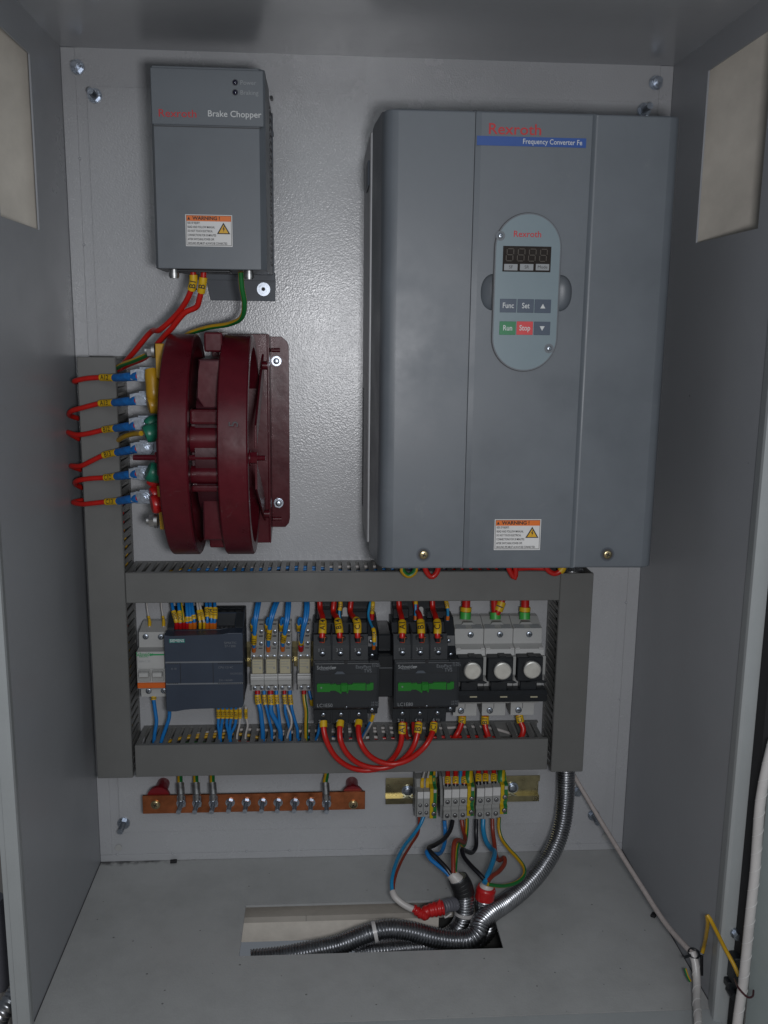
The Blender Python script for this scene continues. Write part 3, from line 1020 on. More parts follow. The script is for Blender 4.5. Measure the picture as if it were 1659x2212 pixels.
# wires lying inside the ducts, glimpsed through the slots
runs = {'upper': (0.4265, [('white', 0.07, 0.60, -.010), ('blue', 0.10, 0.60, -.019), ('yellow', 0.07, 0.20, -.027), ('blue', 0.16, 0.34, -.030), ('red', 0.33, 0.60, -.029), ('blue', 0.07, 0.33, -.040), ('red', 0.30, 0.60, -.042), ('blue', 0.09, 0.30, -.052),  # white wire nearest the wall in both ducts is added, imitates flash-lit slot ends
                           ('green', 0.08, 0.22, -.058)]),
        'lower': (0.1975, [('white', 0.075, 0.60, -.010), ('white', 0.20, 0.47, -.020), ('yellow', 0.075, 0.26, -.022), ('yellow', 0.075, 0.22, -.032), ('blue', 0.24, 0.44, -.030), ('red', 0.12, 0.60, -.041), ('white', 0.27, 0.42, -.044), ('green', 0.08, 0.25, -.046),
                           ('black', 0.15, 0.30, -.053), ('red', 0.30, 0.60, -.056)])}
wm = {'white': white_pvc, 'blue': blue_pvc, 'yellow': yellow_pvc, 'red': red_pvc, 'green': green_pvc, 'black': black_pvc}
ordn = ['nearest the wall, added to imitate the lit slot ends', 'second from the wall', 'third from the wall', 'fourth from the wall', 'fifth from the wall', 'sixth from the wall', 'seventh from the wall', 'eighth from the wall', 'ninth from the wall', 'nearest the cover']
for di, nm in enumerate(('upper', 'lower')):
    ztop, lst = runs[nm]
    for k, (cn, xa_, xb_, yy) in enumerate(lst):
        rnd = random.Random(di * 40 + k)
        n_ = max(4, int((xb_ - xa_) / 0.06))
        pts = [(xa_ + (xb_ - xa_) * j / n_, yy + rnd.uniform(-.003, .003), ztop + rnd.uniform(-.006, .0008) - (0.02 if j in (0, n_) else 0)) for j in range(n_ + 1)]
        wire('wire', '%s wire inside the %s horizontal duct, seen through its slots, %s' % (cn, nm, ordn[k]), pts, 0.0021, wm[cn], group='wires inside the ducts')
for k, (m_, cn) in enumerate(((yellow_pvc, 'yellow'), (red_pvc, 'red'), (blue_pvc, 'blue'))):
    rnd = random.Random(50 + k)
    yy = -0.018 - k * 0.013
    pts = [(0.054 + rnd.uniform(-.003, .003), yy, 0.2 + j * 0.05) for j in range(8)]
    wire('wire', '%s wire lying inside the tall left duct, seen through its slots' % cn, pts, 0.0018, m_, group='wires inside the ducts')

# ================================================================== DIN rails
def din_rail(x0, x1, z0, z1, label, yb=-0.0047):
    r = thing('mounting_rail', ((x0 + x1) / 2, yb, z0), label, 'rail')
    t = 0.001
    d = 0.0075
    mb = MB()
    h5 = (z1 - z0) * 0.22
    prof = [(yb - d, z0), (yb - d - t, z0), (yb - d - t, z0 + h5), (yb - t, z0 + h5), (yb - t, z1 - h5), (yb - d - t, z1 - h5), (yb - d - t, z1), (yb - d, z1),
            (yb - d, z1 - h5 + t), (yb, z1 - h5 + t), (yb, z0 + h5 - t), (yb - d, z0 + h5 - t)]
    mb.prism(prof, 'x', x0, x1, rail_zinc)
    mb.build('rail_profile', r)
    return r


din_rail(0.075, 0.600, 0.2880, 0.3230, 'upper zinc mounting rail behind the relays and contactors')
rr = din_rail(0.3960, 0.6120, 0.0845, 0.1235, 'lower yellowish zinc mounting rail carrying the terminals')
for a_, b_ in ((305, 235), (1108, 212)):
    p = E(a_, b_, -0.0058)
    MB().cyl(p, p + Vector((0, -0.0012, 0)), 0.0086, zinc, 24).cyl(p + Vector((0, -0.0012, 0)), p + Vector((0, -0.0035, 0)), 0.0062, zinc, 20).dome(p + Vector((0, -0.0035, 0)), (0, -1, 0), 0.006, 0.0015, zinc).build('bolt', rr)

# ================================================================== circuit breaker
br_ = thing('circuit_breaker', (0.092, -0.02, 0.262), 'white two pole circuit breaker with an orange stripe', 'circuit breaker')
X0, X1 = A(300, 560, -0.072).x, A(512, 560, -0.072).x
zA = lambda b_, y_: A(400, b_, y_).z
mb = MB()
prof = [(-0.0125, zA(212, -0.02)), (-0.022, zA(212, -0.02)), (-0.050, zA(297, -0.050)), (-0.050, zA(408, -0.050)), (-0.070, zA(442, -0.070)), (-0.070, zA(715, -0.070)),
        (-0.050, zA(718, -0.050)), (-0.050, zA(775, -0.050)), (-0.0125, zA(775, -0.050))]
mb.prism(prof, 'x', X0, X1, white_plastic, 0.0005, 1)
mb.build('body', br_)
mb = MB()
mb.box(X0 + 0.0008, X1 - 0.0008, -0.0712, -0.069, zA(570, -0.071), zA(443, -0.071), white_plastic, 0.0006)
mb.text('Schneider', A(296, 463, -0.0715), 0.0075, green_print, 'LEFT', sx=0.72, bold=0.01)
mb.text('Electric', A(320, 478, -0.0715), 0.0045, green_print, 'LEFT', sx=0.8)
a = A(398, 465, -0.0715); c_ = A(505, 465, -0.0715)
mb.box(a.x, c_.x, -0.0716, -0.0713, a.z - 0.0009, a.z + 0.0009, green_print)
mb.text('iC65N', A(300, 515, -0.0715), 0.0035, print_grey, 'LEFT')
mb.text('C 20', A(360, 515, -0.0715), 0.0035, print_grey, 'LEFT')
mb.build('front_label', br_, recalc=False)
mb = MB()
xm = (X0 + X1) / 2
for (xa, xb) in ((X0 + 0.002, xm - 0.001), (xm + 0.001, X1 - 0.002)):
    mb.box(xa, xb, -0.0722, -0.069, zA(665, -0.073), zA(580, -0.073), grey_plastic, 0.0005)
    mb.box(xa + 0.001, xb - 0.001, -0.0785, -0.072, zA(630, -0.076), zA(592, -0.076), white_plastic, 0.001)
mb.build('toggle', br_)
MB().box(X0 + 0.0003, X1 - 0.0003, -0.0725, -0.0695, zA(713, -0.072), zA(674, -0.072), orange_bar, 0.0006).build('orange_strip', br_)
for a_, b_, y_ in ((368, 330, -.0502), (480, 332, -.0502), (390, 733, -.0502), (502, 730, -.0502)):
    MB().screw(A(a_, b_, y_), 0.0037, zinc, h=0.002, slot='-', ang=random.uniform(0, 3)).build('screw', br_)

# ================================================================== controller (PLC)
plc = thing('programmable_controller', (0.16, -0.02, 0.26), 'dark slate programmable controller with a teal badge', 'controller')
PX0, PX1 = A(512, 600, -0.084).x, A(1092, 600, -0.084).x
py = -0.084
mb = MB()
zt = A(800, 308, py).z
zb_l, zb_r = A(560, 885, py).z, A(900, 860, py).z
# front hood with the curved lower edge
poly = [(PX0, zt - 0.002), (PX0, zb_l + 0.001), (PX0 + 0.003, zb_l - 0.0003), (PX0 + 0.012, zb_l), (PX0 + 0.022, (zb_l + zb_r) / 2), (PX0 + 0.032, zb_r), (PX1 - 0.003, zb_r), (PX1 - 0.0005, zb_r + 0.004), (PX1, zt - 0.002), (PX1 - 0.001, zt + 0.0005),
        (PX1 - 0.018, zt + 0.0004), (PX1 - 0.030, zt - 0.0022), (PX0 + 0.008, zt - 0.003)]
mb.prism(poly, 'y', py, -0.062, plc_blue, 0.0008, 2)
mb.build('front_door', plc)
mb = MB()
mb.box(PX0, PX1 - 0.001, -0.0618, -0.013, zb_r + 0.004, zt - 0.012, plc_blue, 0.001)
zbk = A(1000, 152, -0.045).z
mb.box(PX0 + 0.001, PX1 - 0.001, -0.045, -0.0129, zt - 0.011, zbk, charcoal, 0.001)
mb.prism([(-0.0449, zt - 0.011), (-0.0449, zbk), (-0.0618, zt + 0.001), (-0.0618, zt - 0.011)], 'x', PX1 - 0.0115, PX1 - 0.001, charcoal, 0.0005)
mb.prism([(-0.0449, zt - 0.011), (-0.0449, zbk), (-0.0618, zt + 0.001), (-0.0618, zt - 0.011)], 'x', PX0 + 0.001, PX0 + 0.009, charcoal, 0.0005)
for i in range(4):
    for j in range(2):
        x_ = PX1 - 0.040 + i * 0.0095
        z_ = zbk + 0.0001
        mb.box(x_, x_ + 0.006, -0.040 + j * 0.012, -0.034 + j * 0.012, z_, z_ + 0.0006, black_plastic)
mb.build('housing', plc)
mb = MB().box(PX0 + 0.0095, PX1 - 0.012, -0.0615, -0.0455, zt - 0.011, zt - 0.002, black_plastic, 0.0005)
for i in range(14):
    x_ = PX0 + 0.012 + i * 0.0055
    mb.box(x_, x_ + 0.003, -0.057, -0.050, zt - 0.0018, zt - 0.0012, print_line)
mb.build('terminal_strip', plc)
mb = MB()
for b_ in (523, 683):
    z_ = zA(b_, py)
    mb.box(PX0 + 0.0008, PX1 - 0.0008, py - 0.0003, py + 0.0005, z_ - 0.0010, z_ + 0.0010, print_dim)
for a_ in (625, 868):
    x_ = A(a_, 600, py).x
    mb.box(x_ - 0.0003, x_ + 0.0003, py - 0.0004, py + 0.0003, zA(680, py), zA(527, py), marker_ink)
for s0_, n_ in ((530, 6), (905, 14)):
    for k in range(n_):
        p = A(s0_ + k * 14, 530, py)
        mb.box(p.x, p.x + 0.0014, py - 0.0004, py, p.z - 0.0005, p.z + 0.0005, marker_ink)
        p = A(s0_ + k * 14, 676, py)
        mb.box(p.x, p.x + 0.0014, py - 0.0004, py, p.z - 0.0005, p.z + 0.0005, marker_ink)
p = A(600, 361, py)
mb.box(p.x - 0.0095, p.x + 0.0095, py - 0.0003, py + 0.0002, p.z - 0.0024, p.z + 0.0024, teal)
mb.text('SIEMENS', (p.x, py - 0.0005, p.z), 0.0053, print_white, 'CENTER', sx=0.9, bold=0.015)
mb.text('SIMATIC', A(948, 378, py - 0.0003), 0.0042, print_dim, 'LEFT')
mb.text('S7-1200', A(952, 402, py - 0.0003), 0.0042, print_dim, 'LEFT')
mb.text('CPU 1214C', A(905, 560, py - 0.0003), 0.0038, print_dim, 'LEFT')
mb.text('DC/DC/DC', A(995, 605, py - 0.0003), 0.0032, print_dim, 'LEFT')
mb.text('X 10', A(555, 570, py - 0.0003), 0.0035, print_dim, 'LEFT')
mb.text('231-1AG40', A(910, 655, py - 0.0003), 0.0036, print_dim, 'LEFT')
mb.build('front_markings', plc, recalc=False)

# wires into the controller from above
tops = [(500, 'blue', 560, red_f, '200', 275, 410), (590, 'blue', 612, red_f, '201', 278, 405), (630, 'gy', 662, red_f, None, 0, 0), (700, 'blue', 708, red_f, '102', 350, 400),
        (738, 'blue', 755, orange_f, '1', 345, 390), (775, 'blue', 807, orange_f, '1', 330, 375), (850, 'white', 886, yellow_f, '10', 265, 390), (885, 'white', 942, yellow_f, '101', 262, 380),
        (975, 'blue', 987, orange_f, '103', 232, 350), (1025, 'blue', 1044, orange_f, '104', 235, 360), (1090, 'blue', 1086, orange_f, '110', 235, 370)]
for i, (ta, cn, ba, fm, s_, m0, m1) in enumerate(tops):
    m_ = {'blue': blue_pvc, 'white': white_pvc, 'gy': green_pvc}[cn]
    y1 = -0.060
    pts = [TP(ta - 10, 60, -0.038), TP(ta, 180, -0.048), TP((ta + ba) / 2 + 6, 330, -0.058), TP(ba, 420, y1), TP(ba, 520, -0.0560)]
    sl = [((m0 - 60) / 460., (m1 - 60) / 460., s_)] if s_ else []
    fn = {id(red_f): 'red', id(orange_f): 'orange', id(yellow_f): 'yellow'}[id(fm)]
    lb = '%s wire with %s ferrule, %s along the top of the controller' % ('green yellow' if cn == 'gy' else cn, fn, ['first from the left', 'second', 'third', 'fourth', 'fifth', 'sixth', 'seventh', 'eighth', 'ninth', 'tenth', 'last'][i])
    wire('wire', lb, pts, 0.0021 if cn == 'blue' else 0.0015, m_, yellow_pvc if cn == 'gy' else None, sleeves=sl, ferrules=[(0.77, 0.97, fm, 1.35)], group='wires on top of the controller')

# wires under the controller
unders = [(908, 905, 915, '102', blue_pvc, 'blue'), (940, 930, 922, '102', blue_pvc, 'blue'), (972, 968, 985, '102', blue_pvc, 'blue'), (1003, 992, 990, '107', blue_pvc, 'blue'), (1038, 1030, 998, '107', blue_pvc, 'blue'),
          (1068, 1062, 1045, '102', white_pvc, 'white'), (1112, 1124, 1108, '102', white_pvc, 'white')]
for i, (a_, b_, c2, s_, m_, cn) in enumerate(unders):
    pts = [A(a_ - 2, 845, -0.060), A(a_, 925, -0.058), A(b_, 985, -0.056), A(c2, 1060, -0.052), A(c2, 1120, -0.050), A(c2, 1180, -0.045)]
    wire('wire', '%s wire marked %s, %s of seven under the controller' % (cn, s_, ['first', 'second', 'third', 'fourth', 'fifth', 'sixth', 'last'][i]), pts, 0.0019 if cn == 'blue' else 0.0014, m_, sleeves=[(0.06, 0.245, s_)],
         group='wires under the controller')

# wires at the breaker
for i, (a_, ta) in enumerate(((188, 150), (383, 350))):
    pts = [TP(ta, 60, -0.02), TP(ta, 180, -0.024), TP(ta + 20, 320, -0.028), TP(a_, 400, -0.032), TP(a_, 470, -0.036), TP(a_, 500, -0.037)]
    wire('wire', 'thin white wire into the top of the breaker, ' + ('left pole' if i == 0 else 'right pole'), pts, 0.0011, white_pvc, sleeves=[(0.62, 0.80, str(1 + i * 6))], ferrules=[(0.80, 0.96, yellow_f, 2.0)])
pts = [A(428, 768, -0.047), A(428, 800, -0.048), A(440, 890, -0.050), A(448, 960, -0.052), A(436, 1040, -0.052), A(430, 1100, -0.05), A(428, 1170, -0.045)]
wire('wire', 'blue wire dropping from the breaker into the lower duct', pts, 0.0024, blue_pvc, sleeves=[(0.01, 0.07, '1')])
pts = [A(545, 870, -0.060), A(542, 930, -0.058), A(520, 1000, -0.055), A(495, 1070, -0.052), A(482, 1120, -0.05), A(480, 1180, -0.045)]
wire('wire', 'blue wire curving out from behind the controller into the lower duct', pts, 0.0024, blue_pvc)


# ================================================================== relays
def make_relay(label):
    t = thing('relay', RL(290, 1440, -0.02), label, 'relay', 'slim relays on the rail')
    x0, x1 = RL(163, 1100, -0.062).x, RL(383, 1100, -0.062).x
    xm_ = (x0 + x1) / 2
    z = lambda b_, y_: RL(290, b_, y_).z
    mb = MB()
    prof = [(-0.0125, z(345, -0.022)), (-0.022, z(345, -0.022)), (-0.031, z(480, -0.031)), (-0.031, z(552, -0.031)), (-0.0395, z(670, -0.0395)), (-0.0395, z(745, -0.0395)),
            (-0.051, z(885, -0.051)), (-0.051, z(970, -0.051)), (-0.046, z(975, -0.046)), (-0.046, z(1395, -0.046)), (-0.046, z(1480, -0.046)), (-0.0125, z(1480, -0.046))]
    mb.prism(prof, 'x', x0 + 0.0003, x1 - 0.0003, grey_plastic, 0.0003, 1)
    for (ba, ya) in ((395, -0.0252), (590, -0.0338), (790, -0.0428)):
        for xc in (x0 + 0.0048, x1 - 0.0048):
            mb.box(xc - 0.0025, xc + 0.0025, ya - 0.0008, ya + 0.002, z(ba, ya) - 0.0008, z(ba, ya) + 0.0008, print_line)
    mb.box(xm_ - 0.003, xm_ + 0.003, -0.0464, -0.0455, z(1398, -0.0464), z(1385, -0.0464), print_line)
    mb.build('socket', t)
    mb = MB().box(x0 + 0.0026, x1 - 0.0010, -0.062, -0.0465, z(1202, -0.062), z(968, -0.062), beige_plastic, 0.0006)
    for k in range(3):
        zz = z(1000 + k * 45, -0.062)
        mb.box(x0 + 0.004, x1 - 0.003 - 0.002 * (k % 2), -0.0622, -0.0618, zz - 0.0003, zz + 0.0003, print_grey)
    mb.box(x1 - 0.0055, x1 - 0.003, -0.0622, -0.0618, z(1120, -0.062), z(1100, -0.062), print_grey)
    mb.build('relay_cover', t)
    mb = MB().prism([(-0.0465, z(1205, -0.055)), (-0.056, z(1205, -0.056)), (-0.058, z(1290, -0.058)), (-0.056, z(1378, -0.056)), (-0.0465, z(1378, -0.0465))], 'x', x0, x1, white_plastic, 0.0004)
    for k in range(3):
        zz = z(1240 + k * 38, -0.058)
        mb.box(x0 + 0.0006, x1 - 0.0006, -0.0582, -0.056, zz - 0.0002, zz + 0.0002, grey_plastic)
    mb.build('retaining_clip', t)
    for (xc, b_, y_) in ((x0 + 0.0044, 515, -.0311), (x1 - 0.0042, 515, -.0311), (x0 + 0.0046, 712, -.0396), (x1 - 0.0042, 712, -.0396), (x0 + 0.0040, 925, -.0511), (x1 - 0.0044, 925, -.0511),
                         (x0 + 0.0046, 1435, -.0461), (x1 - 0.0036, 1435, -.0461)):
        MB().screw((xc, y_, z(b_, y_)), 0.0027, zinc, h=0.0012, ang=xc * 900).build('screw', t)
    return t


rel = make_relay('first relay from the controller, its upper wire marked 211')
x_ref = RL(163, 1100, -0.062).x
dup(rel, (RL(388, 1100, -0.062).x - x_ref, 0, 0), 'second relay from the controller, between two other relays')
dup(rel, (RL(615, 1100, -0.062).x - x_ref, 0, 0), 'third relay from the controller, beside the bare piece of rail')
dup(rel, (RL(925, 1100, -0.062).x - x_ref + 0.0005, 0, 0), 'relay standing alone beside the left contactor, red ferrule in it')
# end stop on the rail
mb = MB().box(RL(865, 1000, -0.02).x, RL(878, 1000, -0.02).x, -0.040, -0.013, RL(870, 1440, -0.03).z, RL(870, 980, -0.03).z, grey_plastic, 0.0004)
tag(mb.build('end_stop'), 'thin grey end plate beside the third relay', 'end plate')

for i, (pt_, m0, s_, fer) in enumerate((
        ([(285, 20, -.045), (268, 120, -.055), (248, 260, -.062), (238, 400, -.064), (235, 560, -.064), (228, 700, -.058), (226, 800, -.050), (226, 850, -.046)], (0.58, 0.76), '211', orange_f),
        ([(585, 20, -.045), (545, 120, -.055), (510, 240, -.062), (485, 380, -.064), (478, 500, -.064), (466, 640, -.058), (460, 780, -.050), (460, 850, -.046)], (0.50, 0.69), '212', orange_f),
        ([(770, 20, -.045), (765, 140, -.056), (752, 300, -.064), (735, 450, -.066), (722, 560, -.064), (700, 690, -.056), (695, 780, -.050), (695, 840, -.046)], (0.58, 0.75), '107', orange_f),
        ([(1068, 20, -.045), (1072, 120, -.055), (1055, 300, -.064), (1025, 450, -.066), (1005, 600, -.062), (996, 700, -.056), (992, 780, -.050), (992, 830, -.046)], (0.77, 0.82), '2', red_f))):
    pts = [RL(*q) for q in pt_]
    base_lb = ['first', 'second', 'third', 'lone'][i]
    for k, off in enumerate(((0, 0), (0.0030, 0.001))):
        pp = [q + Vector((off[0] * min(1, max(0, (4.5 - j) / 3)), -off[1], 0)) for j, q in enumerate(pts)]
        if k == 1:
            pp = pp[:6]
        sl = [(m0[0], m0[1], s_)] if k == 0 else []
        wire('wire', 'blue wire bending down into the %s relay, %s of its pair' % (base_lb, ['left', 'right'][k]), pp, 0.0024 if k == 0 else 0.0021, blue_pvc, sleeves=sl,
             ferrules=[(0.86, 0.98, fer, 1.15 if i < 3 else 1.5)] if k == 0 else [], group='blue wires above the relays')
    # looped bridge between neighbouring terminals
    q = [(-30, 520, -.045), (-30, 400, -.058), (-20, 300, -.062), (5, 290, -.062), (20, 380, -.058), (20, 500, -.045)]
    cx_ = (235, 468, 700, 985)[i]
    wire('wire', 'short blue link with a yellow marker, looped beside the %s relay wires' % base_lb, [RL(cx_ + a_, b_, y_) for a_, b_, y_ in q], 0.0019, blue_pvc, sleeves=[(0.1, 0.32, '21')], group='blue wires above the relays')

downs = [(285, 1495, 335, 370, '201', blue_pvc, 'blue', red_f, 0.0030, 0), (392, 1500, 440, 515, '201', blue_pvc, 'blue', blue_pvc, 0.0019, 1), (497, 1495, 505, 655, '201', blue_pvc, 'blue', red_f, 0.0032, 2),
         (592, 1495, 625, 660, '201', blue_pvc, 'blue', blue_pvc, 0.0020, 3), (722, 1495, 735, 810, '201', blue_pvc, 'blue', red_f, 0.0020, 4), (812, 1495, 850, 935, '201', blue_pvc, 'blue', blue_pvc, 0.0021, 5),
         (1040, 1495, 1078, 1075, None, yellow_pvc, 'yellow', red_f, 0.0026, 6)]
for i, (a_, b_, am, ae, s_, m_, cn, fm, r_, k) in enumerate(downs):
    pts = [RL(a_, 1470, -.045), RL(a_ + 3, 1560, -.047), RL(a_ + 14, 1660, -.050), RL(am, 1800, -.053), RL((am * .35 + ae * .65), 2000, -.054), RL(ae, 2120, -.053), RL(ae + 2, 2300, -.050), RL(ae, 2420, -.045)]
    wire('wire', '%s wire hanging below the relays, %s from the left' % (cn, ['first', 'second', 'third', 'fourth', 'fifth', 'sixth', 'seventh'][i]), pts, r_, m_, sleeves=[(0.07, 0.215, s_)] if s_ else [],
         ferrules=[(0.0, 0.06, fm, 1.2)], group='wires hanging below the relays', m2=green_pvc if cn == 'yellow' else None, phase=-0.3)
pts = [RL(745, 1680, -.049), RL(790, 1790, -.055), RL(835, 1920, -.058), RL(835, 2040, -.058), RL(790, 2150, -.055), RL(755, 2300, -.050)]
wire('wire', 'thin white wire curving down beside the third relay', pts, 0.0014, white_pvc, group='wires hanging below the relays')
pts = [RL(1125, 1475, -.045), RL(1140, 1540, -.047), RL(1160, 1610, -.049), RL(1175, 1720, -.045)]
wire('wire', 'short blue wire tucked behind the left contactor', pts, 0.0019, blue_pvc, sleeves=[(0.5, 0.95, None)])

# ================================================================== contactors
def make_contactor(label, dx, code, first=True):
    x0, x1 = 0.2972, 0.3770
    zc_ = lambda b_, y_: B(450, b_, y_).z
    t = thing('contactor', (0.336 + dx, -0.02, 0.242), label, 'contactor', 'black contactors side by side')
    mb = MB()
    yF = -0.118
    zt1 = zc_(290, -0.060)
    prof = [(-0.024, zt1), (-0.060, zt1), (-0.068, zc_(385, -0.068)), (-0.090, zc_(400, -0.090)), (-0.098, zc_(505, -0.098)), (-0.100, zc_(640, -0.100)), (yF + 0.001, zc_(652, yF)), (yF, zc_(662, yF)), (yF, zc_(1090, yF)), (yF + 0.001, zc_(1100, yF)),
            (-0.100, zc_(1110, -0.1)), (-0.098, zc_(1235, -0.098)), (-0.024, zc_(1250, -0.098))]
    xa, xb = x0 + dx, x1 + dx - 0.0115
    mb.prism(prof, 'x', xa, xb, charcoal, 0.0005, 1)
    # right hand auxiliary contact block
    prof2 = [(-0.024, zt1 + 0.004), (-0.052, zt1 + 0.004), (-0.072, zc_(420, -0.072)), (-0.076, zc_(515, -0.076)), (-0.086, zc_(590, -0.086)), (-0.100, zc_(640, -0.1)), (yF + 0.001, zc_(652, yF)), (yF + 0.001, zc_(1098, yF)),
             (-0.096, zc_(1110, -0.1)), (-0.094, zc_(1150, -0.094)), (-0.024, zc_(1165, -0.094))]
    mb.prism(prof2, 'x', xb + 0.0003, x1 + dx + 0.0012, charcoal, 0.0005, 1)
    # separators between the pole chambers
    pw_ = (xb - xa) / 3
    for k in (1, 2):
        xs = xa + pw_ * k
        mb.box(xs - 0.0009, xs + 0.0009, -0.1002, -0.062, zc_(640, -0.1), zc_(330, -0.075), charcoal, 0.0004)
        mb.box(xs - 0.0009, xs + 0.0009, -0.1002, -0.07, zc_(1250, -0.1), zc_(1112, -0.1), charcoal, 0.0004)
    for k in range(3):
        xs = xa + pw_ * (k + 0.5)
        mb.box(xs - 0.006, xs + 0.006, -0.0945, -0.088, zc_(470, -0.0945) - 0.001, zc_(430, -0.0945) + 0.001, black_plastic, 0.001)
        mb.box(xs - 0.006, xs + 0.006, -0.0995, -0.09, zc_(1238, -0.099), zc_(1195, -0.099), black_plastic, 0.001)
    mb.build('housing', t)
    mb = MB()
    mb.box(xa + 0.0015, x1 + dx - 0.0008, yF - 0.0012, yF + 0.001, zc_(1085, yF), zc_(668, yF), charcoal, 0.0008, 2)
    zz = zc_(770, yF)
    mb.box(xa + 0.0015, x1 + dx - 0.0008, yF - 0.0014, yF - 0.0008, zz - 0.0003, zz + 0.0003, marker_ink)
    mb.prism([(xa + 0.026, zz + 0.0002), (xa + 0.029, zz + 0.0035), (xa + 0.036, zz + 0.0035), (xa + 0.039, zz + 0.0002)], 'y', yF - 0.002, yF - 0.001, drive_dark)
    mb.cyl((xa + 0.040, yF - 0.0013, zc_(662, yF)), (xa + 0.040, yF - 0.0006, zc_(662, yF)), 0.0024, marker_ink, 16)
    mb.cyl((xa + 0.040, yF - 0.0013, zc_(1078, yF)), (xa + 0.040, yF - 0.0004, zc_(1078, yF)), 0.0026, marker_ink, 16)
    mb.dome((xa + 0.041, yF - 0.0013, zc_(1080, yF)), (0, -1, 0), 0.0013, 0.001, zinc, 10)
    yt = yF - 0.0016
    Bx = lambda a_, b_: Vector((B(a_, 900, yF).x + dx, yt, zc_(b_, yF)))
    mb.text('Schneider', Bx(196, 708), 0.0068, print_grey, 'LEFT', sx=0.86, bold=0.012)
    mb.text('Electric', Bx(232, 726), 0.0042, print_dim, 'LEFT', sx=0.8)
    p = Bx(338, 708)
    mb.box(p.x, p.x + 0.005, yt - 0.0001, yt + 0.0001, p.z - 0.0009, p.z + 0.0009, print_grey)
    mb.text('EasyPact', Bx(560, 704), 0.0062, print_dim, 'LEFT', sx=0.88, bold=0.004)
    mb.text('TVS', Bx(636, 742), 0.0066, print_dim, 'LEFT', sx=0.9, bold=0.004)
    mb.text(code, Bx(196, 1064), 0.0064, print_grey, 'LEFT', sx=0.95)
    mb.text('21 NC', Bx(712, 678), 0.0036, print_dim, 'LEFT')
    mb.text('13 NO', Bx(712, 698), 0.0036, print_dim, 'LEFT')
    mb.text('14 NO', Bx(708, 1042), 0.0036, print_dim, 'LEFT')
    mb.text('22 NC', Bx(708, 1064), 0.0036, print_dim, 'LEFT')
    mb.build('front_plate', t, recalc=False)
    # green slider: notched bar
    zb1, zb0 = zc_(853, yF), zc_(928, yF)
    hgt = zb1 - zb0
    gx = lambda a_: B(a_, 890, yF).x + dx
    Z = lambda q_: zb0 + hgt * q_
    poly = [(gx(197), Z(.9)), (gx(205), Z(1)), (gx(320), Z(1)), (gx(325), Z(.9)), (gx(360), Z(.95)), (gx(375), Z(1.0)), (gx(380), Z(.82)), (gx(420), Z(.86)), (gx(425), Z(1.02)), (gx(480), Z(1.02)), (gx(488), Z(.84)),
            (gx(528), Z(.86)), (gx(535), Z(1)), (gx(655), Z(1)), (gx(660), Z(.86)), (gx(690), Z(.9)), (gx(695), Z(1.03)), (gx(728), Z(1.03)), (gx(728), Z(.25)), (gx(700), Z(.1)), (gx(655), Z(.1)), (gx(530), Z(.18)), (gx(495), Z(.22)),
            (gx(490), Z(-.2)), (gx(478), Z(-.2)), (gx(474), Z(0)), (gx(432), Z(0)), (gx(425), Z(-.28)), (gx(405), Z(-.1)), (gx(370), Z(.15)), (gx(325), Z(.15)), (gx(320), Z(0)), (gx(200), Z(0))]
    mb = MB().prism(poly, 'y', yF - 0.0042, yF - 0.0011, green_bar)
    mb.box(gx(420), gx(488), yF - 0.0068, yF - 0.0040, Z(.05), Z(.92), green_bar, 0.0008)
    mb.box(gx(655), gx(662), yF - 0.0044, yF - 0.0041, Z(.1), Z(.9), marker_ink)
    mb.text('+', Vector((gx(238), yF - 0.0045, Z(.5))), 0.006, print_grey, 'CENTER')
    mb.build('green_slider', t, recalc=False)
    # terminal screws with numbers
    for k, (a_, a2_, s1_, s2_, l1, l2) in enumerate(((250, 257, '1', '2', 'L1', 'T1'), (420, 424, '3', '4', 'L2', 'T2'), (592, 592, '5', '6', 'L3', 'T3'))):
        p = Vector((B(a_, 575, -0.1).x + dx, -0.1003, zc_(578, -0.1)))
        MB().screw(p, 0.0034, zinc, h=0.003, ang=0.5 + k).build('terminal_screw', t)
        p2 = Vector((B(a2_, 1148, -0.1).x + dx, -0.1003, zc_(1148, -0.1)))
        MB().screw(p2, 0.0028, zinc, h=0.003, ang=1 + k).build('terminal_screw', t)
        n_ = MB()
        n_.text(s1_, (p.x - 0.0044, -0.1012, zc_(545, -0.1)), 0.0056, print_grey, 'CENTER', bold=0.01)
        n_.text(l1, (p.x + 0.0005, -0.1012, zc_(540, -0.1)), 0.0044, print_grey, 'CENTER')
        n_.text(s2_, (p2.x - 0.0046, -0.1012, zc_(1215, -0.1)), 0.0056, print_grey, 'CENTER', bold=0.01)
        n_.text(l2, (p2.x + 0.0005, -0.1012, zc_(1217, -0.1)), 0.0042, print_grey, 'CENTER')
        n_.build('terminal_number', t, recalc=False)
    for (a_, b_, y_) in ((696, 315, -0.0545), (705, 468, -0.0745), (718, 598, -0.0876), (716, 1112, -0.0975)):
        p = Vector((B(a_, b_, y_).x + dx, y_, zc_(b_, y_)))
        MB().screw(p, 0.0027, zinc, h=0.0024, ang=a_).build('terminal_screw', t)
    # back plate with a keyhole
    mb = MB()
    ztp = zc_(60, -0.030)
    mb.box(x0 + dx + 0.0025, x1 + dx - 0.0035, -0.032, -0.013, 0.2560, ztp + 0.02, black_plastic, 0.001)
    mb.box(x0 + dx + 0.003, x0 + dx + 0.024, -0.045, -0.0325, zt1, zc_(160, -0.045), black_plastic, 0.001)
    mb.box(x0 + dx + 0.047, x1 + dx - 0.006, -0.045, -0.0325, zt1, zc_(185, -0.045), black_plastic, 0.001)
    mb.build('back_plate', t)
    kx = B(462, 200, -0.033).x + dx
